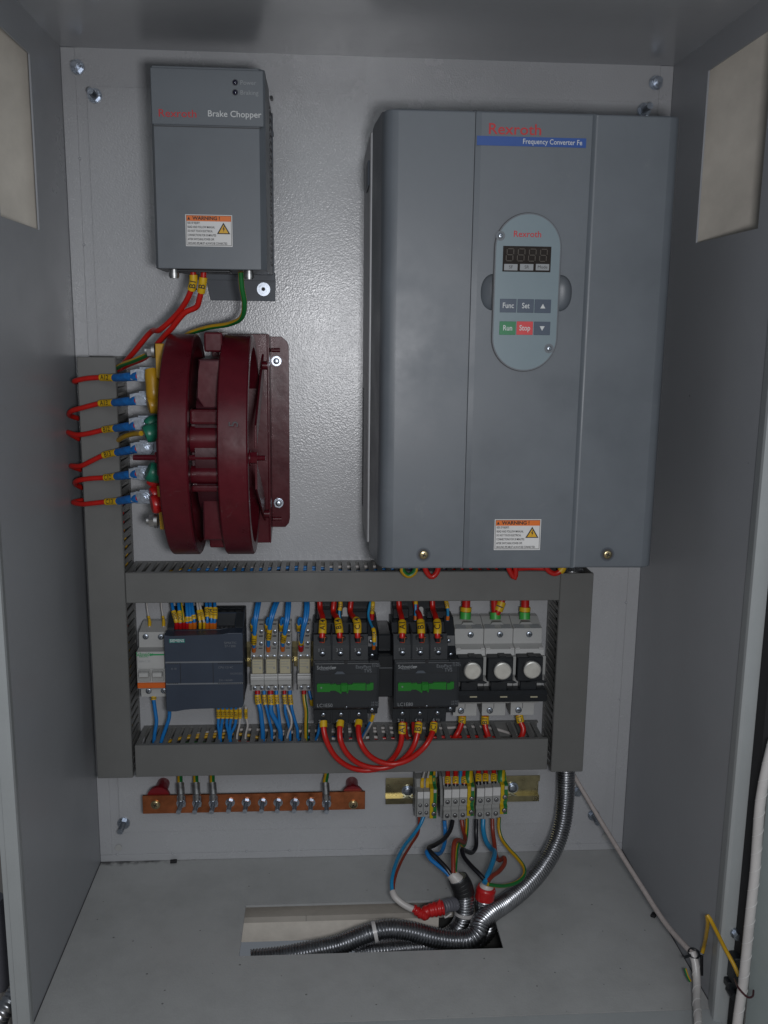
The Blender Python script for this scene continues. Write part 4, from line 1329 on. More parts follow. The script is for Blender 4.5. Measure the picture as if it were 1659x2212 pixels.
    mb = MB().prism(rounded(kx - 0.0032, kx + 0.0032, zc_(235, -0.033), zc_(145, -0.033), 0.0031), 'y', -0.0327, -0.0321, white_plastic)
    mb.cyl((kx, -0.0321, zc_(235, -0.033)), (kx, -0.0328, zc_(235, -0.033)), 0.0046, white_plastic, 20)
    mb.build('keyhole', t)
    return t


DX = B(922, 900, -0.118).x - B(160, 900, -0.118).x
make_contactor('left black contactor, next to the lone relay', 0.0, 'LC1E50')
make_contactor('right black contactor, next to the white fuse holders', DX, 'LC1E80')
mb = MB()
xa, xb = B(785, 700, -0.085).x, B(905, 700, -0.085).x
zi1, zi0 = B(840, 405, -0.075).z, B(840, 990, -0.085).z
mb.box(xa - 0.002, xb + 0.0035, -0.085, -0.013, zi0, B(840, 600, -0.085).z, black_plastic, 0.001)
mb.box(xa - 0.002, xb, -0.072, -0.013, B(840, 600, -0.085).z, zi1, black_plastic, 0.002)
zz = B(840, 715, -0.085).z
mb.box(xa, xb + 0.0035, -0.0855, -0.0845, zz - 0.0004, zz + 0.0004, print_dim)
tag(mb.build('interlock_block'), 'plain black interlock block between the two contactors', 'interlock')

# red wires coming down to the contactors
for c_, (off, lab) in enumerate(((0, 'left'), (1, 'right'))):
    if c_ == 0:
        rows = [([(222, 60), (228, 160), (250, 240), (252, 320), (248, 410), (246, 470)], 'A14'), ([(362, 60), (352, 190), (385, 240), (402, 310), (412, 400), (414, 470)], 'B14'),
                ([(522, 60), (512, 180), (545, 240), (578, 290), (580, 400), (584, 470)], 'C14')]
    else:
        rows = [([(968, 60), (975, 160), (995, 240), (1004, 330), (1002, 400), (1000, 470)], 'A1'), ([(1120, 60), (1135, 160), (1165, 220), (1178, 320), (1182, 400), (1185, 470)], 'B1'),
                ([(1285, 60), (1290, 160), (1315, 230), (1335, 310), (1333, 390), (1335, 470)], 'C1')]
    for k, (pl, s_) in enumerate(rows):
        ys = (-0.045, -0.050, -0.070, -0.086, -0.093, -0.094)
        o = wire('power_wire', 'thick red wire marked %s into the top of the %s contactor' % (s_, lab), [B(a_, b_, y_) for (a_, b_), y_ in zip(pl, ys)], 0.0036, red_pvc, sleeves=[(0.62, 0.86, s_)],
                 ferrules=[(0.93, 0.995, black_pvc, 1.15)], group='red wires into the contactors')
        p = B(pl[5][0] + 22, 445, -0.0955)
        cm = MB()
        cm.box(p.x - 0.0006, p.x + 0.0006, -0.0975, -0.094, p.z - 0.004, p.z + 0.003, copper, 0.0003)
        cm.box(p.x - 0.0006, p.x + 0.0022, -0.0975, -0.094, p.z + 0.0022, p.z + 0.0032, copper, 0.0002)
        cm.box(p.x - 0.003, p.x - 0.0004, -0.0975, -0.094, p.z - 0.0045, p.z - 0.0036, copper, 0.0002)
        cm.build('bare_copper', o)

# control wires at the auxiliary blocks
def bw(label, pts, r_, m_, sl=(), fe_=()):
    return wire('wire', label, [B(*q) for q in pts], r_, m_, sleeves=sl, ferrules=fe_, group='control wires at the contactors')


bw('blue control wire curling down the right of the left contactor', [(710, 60, -.05), (690, 150, -.058), (682, 220, -.064), (705, 300, -.075), (735, 370, -.09), (738, 450, -.094), (732, 540, -.088)], 0.0017, sky_pvc,
   [(0.62, 0.83, '104')], [(0.90, 0.995, orange_f, 1.3)])
bw('yellow marked wire with a red ferrule above the left contactor', [(728, 60, -.05), (724, 120, -.056), (718, 200, -.056), (714, 265, -.056)], 0.0018, blue_pvc, [(0.2, 0.72, '201')], [(0.72, 0.99, red_f, 1.7)])
bw('blue wire between the first two red wires of the left contactor', [(415, 60, -.05), (420, 120, -.053), (408, 200, -.055), (418, 280, -.058)], 0.0018, sky_pvc, [(0.1, 0.52, '21')])
bw('blue wire with an orange ferrule behind the middle red wire of the right contactor', [(1130, 60, -.05), (1128, 150, -.055), (1126, 270, -.058)], 0.0018, sky_pvc, [(0.0, 0.3, None)], [(0.78, 0.99, orange_f, 1.3)])
bw('blue wire with an orange ferrule above the right auxiliary block', [(1410, 60, -.05), (1425, 130, -.055), (1432, 200, -.056), (1428, 270, -.056)], 0.0018, sky_pvc, [(0.12, 0.45, '201')], [(0.80, 0.99, orange_f, 1.3)])
bw('blue wire running down from the lower right of the left contactor', [(730, 1150, -.092), (715, 1200, -.09), (690, 1240, -.085), (655, 1310, -.066), (620, 1370, -.055), (600, 1440, -.045)], 0.0016, blue_pvc, [(0.0, 0.14, None)])
bw('white wire running down from the lower right of the left contactor', [(742, 1155, -.092), (728, 1200, -.09), (695, 1270, -.082), (660, 1330, -.066), (630, 1390, -.055), (600, 1440, -.045)], 0.0013, white_pvc)
bw('blue wire passing behind the lower left of the left contactor', [(225, 1230, -.06), (215, 1310, -.06), (195, 1370, -.055), (160, 1430, -.048)], 0.0019, blue_pvc)

# three red bridging loops, in front of the lower duct
loops = [('outer', [(258, 1215, -.098), (262, 1300, -.104), (290, 1410, -.108), (380, 1560, -.106), (520, 1655, -.100), (660, 1680, -.098), (800, 1655, -.098), (920, 1560, -.102), (985, 1440, -.106), (1000, 1320, -.104), (1002, 1225, -.098)], 'A1'),
         ('middle', [(420, 1215, -.098), (412, 1300, -.106), (420, 1400, -.112), (480, 1520, -.112), (600, 1620, -.108), (760, 1660, -.106), (900, 1640, -.106), (1030, 1560, -.110), (1110, 1450, -.112), (1148, 1320, -.106), (1158, 1225, -.098)], 'B1'),
         ('inner', [(592, 1215, -.098), (588, 1300, -.108), (610, 1420, -.118), (680, 1530, -.119), (790, 1600, -.117), (910, 1622, -.116), (1040, 1590, -.117), (1160, 1510, -.118), (1240, 1420, -.116), (1290, 1310, -.106), (1302, 1225, -.098)], 'C1')]
for nm, pl, s_ in loops:
    wire('power_wire', 'red bridging wire hanging in a loop between the contactors, %s loop' % nm, [B(*q) for q in pl], 0.0035, red_pvc, sleeves=[(0.0, 0.045, None), (0.925, 0.995, s_)],
         group='red loops between the contactors')
for k, (a_, b_) in enumerate(((1030, 1240), (1105, 1215))):
    pts = [B(a_, b_, -.085), B(a_ + 5, 1320, -.075), B(a_ + 25, 1400, -.058), B(a_ + 30, 1460, -.05)]
    wire('power_wire', 'short red wire dropping into the lower duct %s' % ('under pole two' if k == 0 else 'under pole four'), pts, 0.0026, red_pvc)

# ================================================================== fuse holders
fu = thing('fuse_holder', (0.54, -0.02, 0.235), 'white three pole fuse holder with three silver caps', 'fuse holder')
zf = lambda b_, y_: C(850, b_, y_).z
fxs = [C(545, 640, -0.06).x - 0.002, C(742, 560, -0.055).x, C(958, 560, -0.055).x, C(1175, 560, -0.055).x]
pitchx = (fxs[3] - fxs[1]) / 2
for k in range(3):
    x0 = fxs[1] + pitchx * (k - 1) + 0.0003
    x1 = x0 + pitchx - 0.0006
    mb = MB()
    prof = [(-0.0125, zf(415, -0.024)), (-0.024, zf(415, -0.024)), (-0.040, zf(478, -0.040)), (-0.052, zf(508, -0.052)), (-0.052, zf(618, -0.052)), (-0.066, zf(660, -0.066)), (-0.070, zf(712, -0.070)), (-0.062, zf(722, -0.065)),
            (-0.062, zf(980, -0.062)), (-0.050, zf(1060, -0.050)), (-0.0125, zf(1060, -0.05))]
    mb.prism(prof, 'x', x0, x1, white_plastic, 0.0004, 1)
    xc = (x0 + x1) / 2
    for j in range(5):
        t_ = j / 4
        y_ = -0.041 - 0.010 * t_
        zz = zf(480 + 26 * t_, y_)
        mb.box(x0 + 0.002, xc - 0.004, y_ - 0.0006, y_ + 0.002, zz - 0.0003, zz + 0.0004, print_grey)
        mb.box(xc + 0.004, x1 - 0.002, y_ - 0.0006, y_ + 0.002, zz - 0.0003, zz + 0.0004, print_grey)
    mb.prism([(xc - 0.009, zf(474, -.0385)), (xc + 0.009, zf(474, -.0385)), (xc + 0.006, zf(448, -.0325)), (xc - 0.006, zf(448, -.0325))], 'y', -0.0405, -0.032, grey_plastic)
    for j in range(2):
        zz = zf(652 + j * 14, -0.0655)
        mb.box(x1 - 0.0065 if k == 2 else x1 - 0.0055, x1 - 0.0005, -0.0672 - j * 0.001, -0.060, zz - 0.0004, zz + 0.0004, label_white)
        mb.box(x0 + 0.0005, x0 + 0.006, -0.0672 - j * 0.001, -0.060, zz - 0.0004, zz + 0.0004, label_white)
    # cheek beside the carrier
    mb.prism([(-0.063, zf(715, -.07)), (-0.080, zf(712, -.078)), (-0.080, zf(850, -.080)), (-0.070, zf(900, -.07)), (-0.063, zf(900, -.07))], 'x', x1 - 0.0042, x1 - 0.0004, grey_plastic, 0.0005)
    # lower foot
    mb.prism([(-0.0125, zf(1061, -0.05)), (-0.050, zf(1061, -0.05)), (-0.050, zf(1150, -0.050)), (-0.0125, zf(1155, -0.050))], 'x', x0 + 0.001, x1 - 0.0055, white_plastic, 0.0004)
    mb.box((x0 + x1 - 0.0045) / 2 - 0.0003, (x0 + x1 - 0.0045) / 2 + 0.0003, -0.0503, -0.0498, zf(1100, -.05), zf(1062, -.05), print_line)
    mod = mb.build('pole_housing', fu)
    MB().screw((xc + 0.002, -0.0521, zf(551, -.052)), 0.0041, zinc, h=0.0022, ang=k + 0.6).build('screw', mod)
    MB().screw((x0 + 0.0135 - 0.002, -0.0501, zf(1112, -.05)), 0.0043, zinc, h=0.0022, slot='-', ang=k * 1.3).build('screw', mod)
    cxx = C((655, 878, 1097)[k], 820, -0.086).x
    czz = C((655, 878, 1097)[k], (820, 820, 812)[k], -0.086).z
    mb = MB().box(x0 + 0.0005, x1 - 0.0045, -0.0835, -0.063, zf(900, -.083), zf(722, -.083), black_plastic, 0.001)
    mb.cyl((cxx, -0.0836, czz), (cxx, -0.0850, czz), 0.0124, black_plastic, 32)
    mb.box(cxx - 0.0045, cxx + 0.0045, -0.0845, -0.07, zf(728, -.084), zf(714, -.084), black_plastic, 0.0005)
    mb.box(x0 + 0.006, x1 - 0.010, -0.078, -0.064, zf(1000, -.078), zf(901, -.078), black_plastic, 0.001)
    mb.prism([(x0 + 0.012, zf(896, -.08)), (x1 - 0.003, zf(903, -.08)), (x1 + 0.0005, zf(897, -.08)), (x1 - 0.006, zf(880, -.08))], 'y', -0.086, -0.0835, black_plastic)
    mb.build('fuse_carrier', mod)
    mb = MB().cyl((cxx, -0.0851, czz), (cxx, -0.0880, czz), 0.0112, silver_cap, 40)
    mb.cyl((cxx, -0.0881, czz), (cxx, -0.0890, czz), 0.0112, silver_cap, 40, r1=0.0098)
    mb.build('silver_cap', mod)
x0, x1 = fxs[1] - pitchx, fxs[3] + 0.0022
mb = MB()
mb.prism([(-0.063, zf(968, -.08)), (-0.082, zf(968, -.082)), (-0.086, zf(1000, -.086)), (-0.084, zf(1052, -.084)), (-0.063, zf(1055, -.08))], 'x', x0, x1, black_plastic, 0.0008, 1)
for k in range(3):
    p = C((662, 886, 1110)[k], 1013, -0.0862)
    mb.box(p.x - 0.0046, p.x + 0.0046, -0.0868, -0.085, p.z - 0.0008, p.z + 0.0008, beige_plastic)
mb.build('trip_bar', fu)

fw = [([(612, 240, -.03), (608, 330, -.032), (604, 400, -.034), (602, 440, -.036)], 604, 'left'), ([(818, 240, -.03), (818, 330, -.032), (824, 400, -.034), (825, 440, -.036)], 824, 'middle'),
      ([(1045, 240, -.03), (1045, 330, -.032), (1042, 400, -.034), (1042, 440, -.036)], 1042, 'right')]
for k, (pl, a_, nm) in enumerate(fw):
    wire('power_wire', 'thick red wire with a green sleeve into the %s pole of the fuse holder' % nm, [C(*q) for q in pl], 0.0048 if k == 1 else 0.0056, red_pvc, sleeves=[(0.55, 0.72, None)] if k != 1 else [],
         ferrules=[(0.74, 1.0, green_f, 1.5 if k == 1 else 1.3)], group='red wires into the fuse holder')
wire('power_wire', 'slanting second red wire at the middle pole of the fuse holder', [C(885, 240, -.030), C(872, 310, -.034), (C(845, 380, -.037)), C(835, 400, -.037)], 0.0043, red_pvc, sleeves=[(0.45, 0.85, '1')],
     group='red wires into the fuse holder')
for k, (pl, nm) in enumerate((([(580, 1150, -.046), (577, 1200, -.048), (560, 1250, -.052), (535, 1300, -.056), (500, 1345, -.05)], 'left'), ([(750, 1150, -.046), (748, 1210, -.048), (757, 1260, -.052), (778, 1320, -.054), (800, 1370, -.048)], 'middle'),
                              ([(1000, 1145, -.046), (1012, 1200, -.050), (1032, 1250, -.054), (1022, 1300, -.056), (990, 1340, -.050), (970, 1370, -.045)], 'right'))):
    wire('power_wire', 'red wire leaving the %s foot of the fuse holder into the lower duct' % nm, [C(*q) for q in pl], 0.0038, red_pvc, sleeves=[(0.02, 0.26 if k < 2 else 0.22, ('A1', 'B1', 'C1')[k])], group='red wires under the fuse holder')

# red loops hanging just below the converter
for k, (reg_pts, m_, m2, nm) in enumerate((([(235, 985, -.10), (228, 1010, -.10), (252, 1032, -.10), (276, 1018, -.10), (282, 985, -.10)], yellow_pvc, green_pvc, 'green yellow wire loop peeping out below the converter'),
                                           ([(315, 985, -.10), (322, 1015, -.10), (343, 1037, -.10), (362, 1022, -.10), (372, 985, -.10)], red_pvc, None, 'red wire loop below the left of the converter'),
                                           ([(640, 985, -.10), (650, 1015, -.10), (668, 1041, -.10), (672, 1010, -.10), (668, 985, -.10)], red_pvc, None, 'red wire loop below the warning label of the converter'),
                                           ([(785, 985, -.10), (800, 1012, -.10), (825, 1024, -.10), (850, 1010, -.10), (862, 985, -.10)], red_pvc, None, 'red wire loop next to the open top of the right duct'))):
    wire('power_wire', nm, [V4(*q) for q in reg_pts], 0.0034, m_, m2, sleeves=[(0.72, 0.9, None)] if k == 3 else [])
ym = V4(720, 1003, -.10)
wire('power_wire', 'red wire running sideways under the converter', [V4(665, 1006, -.095), V4(730, 1002, -.09), V4(800, 1004, -.09)], 0.0030, red_pvc)

# ================================================================== ring reactor
cyR, czR = -0.125, 0.5985
Ry, Rz = 0.106, 0.1262
rx = thing('ring_reactor', (0.19, -0.12, 0.475), 'maroon twin ring reactor bolted to the plate beside the left duct', 'reactor')


def ring_band(x0, x1, f_out, f_in, m_, bev=0.0015, seg=72):
    mb = MB()
    i = mb.mi(m_)
    prof = [(x0, f_in), (x0, f_out - bev), (x0 + bev, f_out), (x1 - bev, f_out), (x1, f_out - bev), (x1, f_in)]
    rings = []
    for k in range(seg):
        t = 2 * math.pi * k / seg
        rings.append([mb.bm.verts.new((px_, cyR + math.cos(t) * (Ry + df), czR + math.sin(t) * (Rz + df))) for px_, df in prof])
    n = len(prof)
    for k in range(seg):
        for j in range(n):
            f = mb.bm.faces.new((rings[k][j], rings[(k + 1) % seg][j], rings[(k + 1) % seg][(j + 1) % n], rings[k][(j + 1) % n]))
            f.material_index = i
            f.smooth = j in (2, 5) 
    return mb


mb = ring_band(0.1375, 0.1682, 0.0, -0.014, maroon)
mb.build('coil_ring', rx)
mb = ring_band(0.1988, 0.2305, 0.0, -0.014, maroon)
p = M(1190, 750, -0.232)
mb.text('5', p, 0.014, print_line, 'CENTER', basis=(Vector((0, 0, 1)), Vector((-1, 0, 0))))
mb.build('coil_ring', rx)
mb = MB()
mb.cyl((0.1725, cyR, czR), (0.1986, cyR, czR), 0.078, maroon_dark, 40)
za, zb_ = M(1030, 265, -.17).z, M(1030, 650, -.19).z
mb.prism([(0.176, czR + 0.10), (0.1995, czR + 0.10), (0.1995, zb_), (0.180, zb_), (0.1725, zb_ + 0.012), (0.176, zb_ + 0.04)], 'y', -0.185, -0.07, maroon, 0.002)
mb.prism([(0.176, czR - 0.10), (0.1995, czR - 0.10), (0.1995, zb_ - 0.085), (0.176, zb_ - 0.085)], 'y', -0.180, -0.07, maroon, 0.002)
mb.build('winding', rx)
mb = MB()
zt_, zb2 = M(980, 655, -.205).z, M(980, 1210, -.205).z
mb.box(0.167, 0.1998, -0.200, -0.09, zt_ - 0.016, zt_, maroon, 0.0025, 2)
mb.box(0.167, 0.1998, -0.200, -0.09, zb2, zb2 + 0.007, maroon, 0.002, 2)
for (b0, b1) in ((765, 955), (1035, 1155)):
    z1_, z0_ = M(980, b0, -.205).z, M(980, b1, -.205).z
    r_ = (z1_ - z0_) / 2
    mb.cyl((0.1672, -0.205 + r_, (z0_ + z1_) / 2), (0.1998, -0.205 + r_, (z0_ + z1_) / 2), r_, maroon, 36)
mb.box(0.1685, 0.1990, -0.195, -0.10, zb2, zt_, maroon_dark)
mb.build('core_clamp', rx)
mb = MB()
zt2, zt3 = M(1100, 135, -.14).z, M(1100, 268, -.16).z
mb.box(0.1800, 0.2000, -0.165, -0.10, zt3, zt2, maroon, 0.002, 2)
mb.build('spacer_block', rx)
mb = MB()
z4, z5 = M(1080, 1460, -.15).z, M(1080, 1545, -.14).z
mb.box(0.1810, 0.2000, -0.165, -0.10, z5, z4, maroon, 0.002, 2)
mb.build('spacer_block', rx)
mb = MB()
zr = M(980, 975, -0.2).z
mb.tube([Vector((0.1065 + k * 0.0007, -0.200, zr + 0.0001 * 0)) for k in range(202)], 0.0031, maroon, 12, rf=lambda k: 0.0029 + 0.0003 * (k % 2))
mb.cyl((0.2315, -0.2, zr), (0.2385, -0.2, zr), 0.0066, maroon, 6)
mb.cyl((0.2300, -0.2, zr), (0.2314, -0.2, zr), 0.0085, maroon, 20)
mb.cyl((0.1300, -0.2, zr), (0.1365, -0.2, zr), 0.0066, maroon, 6)
mb.box(0.1335, 0.1372, -0.214, -0.186, zr - 0.018, zr + 0.022, maroon, 0.001)
mb.build('tie_rod', rx)
# wall bracket
mb = MB()
bx0, bx1 = 0.2432, 0.2662
bz0, bz1 = M(1500, 1440, -.010).z, M(1500, 165, -.010).z
poly = [(bx0, bz0), (bx1 - 0.006, bz0), (bx1 - 0.0015, bz0 + 0.005), (bx1, bz0 + 0.012), (bx1, bz1 - 0.012), (bx1 - 0.002, bz1 - 0.006), (bx1 - 0.009, bz1), (bx0, bz1)]
mb.prism(poly, 'y', -0.0082, -0.0047, maroon, 0.0005)
mb.prism([(-0.0083, bz0 - 0.001), (-0.0083, bz1 + 0.001), (-0.048, bz1 + 0.003), (-0.048, bz0 - 0.012)], 'x', 0.2415, 0.2438, maroon, 0.0005)
mb.box(0.175, 0.2414, -0.0478, -0.045, bz0 - 0.012, bz1 + 0.003, maroon, 0.0005)
mb.build('wall_bracket', rx)
# slanted stays inside the right ring
mb = MB()
mb.prism([(-0.03, czR + 0.112), (-0.19, czR + 0.03), (-0.19, czR + 0.005), (-0.03, czR + 0.085)], 'x', 0.2350, 0.2375, maroon, 0.0005)
mb.prism([(-0.03, czR - 0.112), (-0.19, czR - 0.04), (-0.19, czR - 0.01), (-0.03, czR - 0.085)], 'x', 0.2350, 0.2375, maroon, 0.0005)
for z_ in (czR + 0.09, czR - 0.09):
    mb.cyl((0.2375, -0.075, z_), (0.2439, -0.075, z_), 0.005, maroon, 12)
    mb.cyl((0.2448, -0.022, czR + (z_ - czR) * 1.19), (0.256, -0.022, czR + (z_ - czR) * 1.19), 0.0026, maroon, 12)
mb.build('stay', rx)
for (a_, b_) in ((1475, 328), (1490, 1276)):
    p = M(a_, b_, -0.0085)
    MB().cyl(p, p + Vector((0, -0.001, 0)), 0.0062, zinc, 20).cyl(p + Vector((0, -0.001, 0)), p + Vector((0, -0.0055, 0)), 0.0062, zinc, 6).dome(p + Vector((0, -0.0055, 0)), (0, -1, 0), 0.004, 0.0012, zinc, 16).build('hex_bolt', rx)
# yellow end strips and coloured terminal wraps
ya = -0.150
mb = MB()
xs0, xs1 = M(665, 300, ya).x, M(712, 300, ya).x
mb.prism([(xs0, M(690, 440, ya).z), (xs0, M(690, 212, ya).z), (xs1 + 0.004, M(690, 212, ya).z), (xs1 + 0.001, M(690, 460, ya).z)], 'y', ya, ya + 0.028, yellow_tape, 0.0008)
mb.build('yellow_strip', rx)
mb = MB()
xs0, xs1 = M(682, 1400, ya).x, M(728, 1400, ya).x
mb.prism([(xs0, M(690, 1165, ya).z), (xs0 + 0.002, M(690, 1455, ya).z), (xs1 + 0.003, M(690, 1460, ya).z), (xs1, M(690, 1165, ya).z)], 'y', ya, ya + 0.028, yellow_tape, 0.0008)
mb.build('yellow_strip', rx)
for (b_, a0_, a1_) in ((258, 597, 664), (1395, 607, 682)):
    p0, p1 = M(a1_, b_, ya + 0.012), M(a0_, b_ - 2, ya + 0.012)
    mb = MB()
    p1.z = p0.z; p1.y = p0.y
    L = p0.x - p1.x
    mb.cyl(p0, (p0.x - L * .3, p0.y, p0.z), 0.0085, steel, 20)
    mb.cyl((p0.x - L * .3, p0.y, p0.z), (p0.x - L * .75, p0.y, p0.z), 0.0078, steel, 6)
    mb.cyl((p0.x - L * .75, p0.y, p0.z), (p1.x, p0.y, p0.z), 0.0045, steel, 14)
    mb.build('end_bolt', rx)


def blob(path, r, m_, parent, name, rf=None):
    pts = spline([M(*q) for q in path], 0.002)
    n = len(pts)
    mb = MB().tube(pts, r, m_, 16, rf=(lambda k: r * (0.72 + 0.28 * math.sin(math.pi * min(1, (k + 1) / n * 1.6)) if k < n * .3 else 1.0)))
    return mb.build(name, parent)


blob([(635, 385, -.136), (650, 470, -.140), (655, 560, -.142), (670, 600, -.135)], 0.0085, yellow_tape, rx, 'taped_lead')
blob([(618, 628, -.146), (650, 622, -.144), (700, 625, -.138)], 0.0098, yellow_tape, rx, 'taped_lead')
blob([(612, 760, -.132), (640, 735, -.130), (690, 715, -.125)], 0.0072, green_tape, rx, 'taped_lead')
blob([(595, 822, -.150), (630, 810, -.148), (700, 800, -.140)], 0.0105, green_tape, rx, 'taped_lead')
blob([(615, 1060, -.150), (650, 1072, -.148), (720, 1080, -.140)], 0.0118, green_tape, rx, 'taped_lead')
blob([(628, 1110, -.136), (660, 1128, -.136), (720, 1135, -.130)], 0.0082, red_tape, rx, 'taped_lead')
blob([(640, 1225, -.138), (665, 1215, -.136), (720, 1205, -.130)], 0.0090, red_tape, rx, 'taped_lead')
blob([(640, 1290, -.148), (670, 1285, -.146), (730, 1280, -.138)], 0.0110, red_tape, rx, 'taped_lead')

lugs = [((592, 422), (545, 430), (388, 440), (300, 438), [(300, 440), (200, 445), (125, 462), (150, 470)], 'A12'),
        ((588, 582), (535, 592), (385, 607), (295, 612), [(295, 614), (180, 640), (105, 662), (90, 690), (150, 712)], 'A13'),
        ((582, 745), (530, 760), (395, 778), (320, 788), [(320, 788), (220, 812), (140, 822), (78, 805), (155, 850)], 'B12'),
        ((592, 910), (540, 915), (405, 940), (320, 958), [(320, 960), (230, 1000), (165, 1030), (100, 1030), (165, 1055)], 'B13'),
        ((580, 1080), (540, 1082), (400, 1100), (330, 1108), [(330, 1108), (220, 1115), (145, 1128), (128, 1148), (172, 1175)], 'C12'),
        ((592, 1240), (545, 1245), (415, 1265), (335, 1270), [(335, 1270), (240, 1280), (180, 1285), (115, 1272), (180, 1260)], 'C13')]
for i, (lc, e0, e1, mk_, pl, s_) in enumerate(lugs):
    yl = -0.118
    c_ = M(lc[0], lc[1], yl)
    head = M(*e0, yl); tail = M(*e1, -0.092)
    pts = [M(*e0, yl), M((e0[0] + e1[0]) / 2, (e0[1] + e1[1]) / 2, -0.108), M(*e1, -0.092), M(*mk_, -0.080)] + [M(a_, b_, y_) for (a_, b_), y_ in zip(pl[1:], [-.0755, -.070, -.056, -.040, -.035])]
    if i == 0 or i == 5:
        pts[-1] = M(pl[-1][0], pl[-1][1], -0.045)
    o = wire('power_wire', 'red wire marked %s, %s of the six crossing the left duct to the reactor' % (s_, ['top', 'second', 'third', 'fourth', 'fifth', 'bottom'][i]), pts, 0.0031, red_pvc, group='red lug wires of the reactor')
    n_ = None
    fine = spline(pts, 0.0008)
    k1 = min(range(len(fine)), key=lambda k: (fine[k] - tail).length)
    k2 = min(range(len(fine)), key=lambda k: (fine[k] - pts[3]).length)
    MB().tube(fine[:k1], 0.0052, blue_shrink, 14, rf=lambda k: 0.0054 - 0.0010 * (k / max(1, k1))).build('blue_shrink_sleeve', o)
    seg_ = fine[k1 + 2:k2 + 1]
    mb = MB().tube(seg_, 0.0042, marker, 12)
    a_, b_ = seg_[-1], seg_[0]
    di = (b_ - a_).normalized()
    mid = seg_[len(seg_) // 2]
    vw = (CP - mid).normalized()
    nr = (vw - di * vw.dot(di)).normalized()
    mb.text(s_, mid + nr * 0.0044, 0.0078, marker_ink, 'CENTER', (di, nr.cross(di)), bold=0.01)
    mb.build('marker_sleeve', o, recalc=False)
    # lug
    mb = MB()
    wd, ht = 0.0115, 0.0098
    mb.prism([(c_.x - 0.016, c_.z - 0.0052), (c_.x - 0.009, c_.z - 0.0075), (c_.x + 0.007, c_.z - 0.0075), (c_.x + 0.010, c_.z - 0.004), (c_.x + 0.010, c_.z + 0.004), (c_.x + 0.007, c_.z + 0.0072), (c_.x - 0.009, c_.z + 0.0072), (c_.x - 0.016, c_.z + 0.0056)],
             'y', yl - 0.001, yl + 0.0012, zinc, 0.0005)
    mb.box(c_.x - 0.006, c_.x + 0.014, yl + 0.0014, yl + 0.004, c_.z - 0.006, c_.z + 0.0092, zinc, 0.0005)
    mb.cyl((c_.x, yl - 0.001, c_.z), (c_.x, yl - 0.002, c_.z), 0.0064, zinc, 24)
    mb.cyl((c_.x, yl - 0.002, c_.z), (c_.x, yl - 0.006, c_.z), 0.0047, zinc, 6)
    mb.cyl((c_.x, yl - 0.006, c_.z), (c_.x, yl - 0.009, c_.z), 0.0028, zinc, 14)
    mb.build('cable_lug', o)
wire('wire', 'single yellow wire between the third and fourth reactor lugs', [M(570, 812, -.13), M(520, 815, -.11), M(460, 832, -.09), M(405, 868, -.06), M(380, 900, -.04)], 0.0030, yellow_pvc)

# wires from the brake unit down to the duct
wire('power_wire', 'left red wire marked B1 from the brake unit to the left duct', [T1(834, 1170, -.16), T1(835, 1215, -.158), T1(815, 1280, -.15), T1(770, 1350, -.135), T1(690, 1425, -.12), M(640, 130, -.10), M(520, 270, -.085), M(430, 370, -.06), M(400, 400, -.045)],
     0.0032, red_pvc, sleeves=[(0.02, 0.10, 'B1')], group='red wires of the brake unit')
wire('power_wire', 'right red wire marked B from the brake unit, passing behind the reactor rim', [T1(880, 1175, -.16), T1(876, 1220, -.158), T1(862, 1290, -.15), T1(850, 1325, -.145), T1(800, 1350, -.14), T1(740, 1420, -.13), M(690, 200, -.115), M(600, 300, -.095), M(500, 345, -.075), M(420, 385, -.05)],
     0.0032, red_pvc, sleeves=[(0.03, 0.11, 'B')], group='red wires of the brake unit')
wire('wire', 'green yellow earth wire swinging right from the brake unit to the reactor', [T1(1040, 1175, -.16), T1(1045, 1240, -.155), T1(1056, 1310, -.145), T1(1045, 1370, -.13), T1(990, 1400, -.11), T1(900, 1415, -.09), T1(810, 1445, -.07), T1(770, 1480, -.06)], 0.0030, yellow_pvc, green_pvc, phase=0.9)
wire('wire', 'green yellow earth wire from the reactor end bolt into the left duct', [M(640, 268, -.135), M(600, 290, -.12), M(520, 325, -.10), M(450, 350, -.08), M(395, 380, -.055)], 0.0030, yellow_pvc, green_pvc, phase=0.3)

# ================================================================== copper earth bar
cb = thing('earth_bar', (0.22, -0.02, 0.093), 'long copper earth bar with a row of ten studs', 'earth bar')
sx0, sx1 = S(268, 300, -0.05).x, S(1550, 290, -0.05).x
sz1, sz0 = (S(700, 246, -0.05).z), (S(700, 348, -0.05).z)
mb = MB().box(sx0, sx1, -0.050, -0.046, sz0, sz1, copper, 0.0004)
mb.build('copper_strip', cb)
for (a_, b_) in ((363, 245), (1478, 238)):
    p = S(a_, b_, -0.04)
    mb = MB().cyl((p.x, -0.0047, p.z - 0.002), (p.x, -0.0400, p.z - 0.002), 0.0085, red_ins, 32)
    mb.cyl((p.x, -0.0400, p.z - 0.002), (p.x, -0.0458, p.z - 0.002), 0.0152, red_ins, 40)
    mb.build('insulator', cb)
for (a_, b_) in ((343, 303), (1482, 302)):
    p = S(a_, b_, -0.0502)
    MB().cyl(p + Vector((0, 0.0001, 0)), p + Vector((0, -0.001, 0)), 0.0062, brass, 20).screw(p + Vector((0, -0.001, 0)), 0.0052, brass, h=0.002, ang=0.3).build('cross_screw', cb)
sxs = [492, 583, 678, 773, 866, 960, 1049, 1145, 1237, 1328]
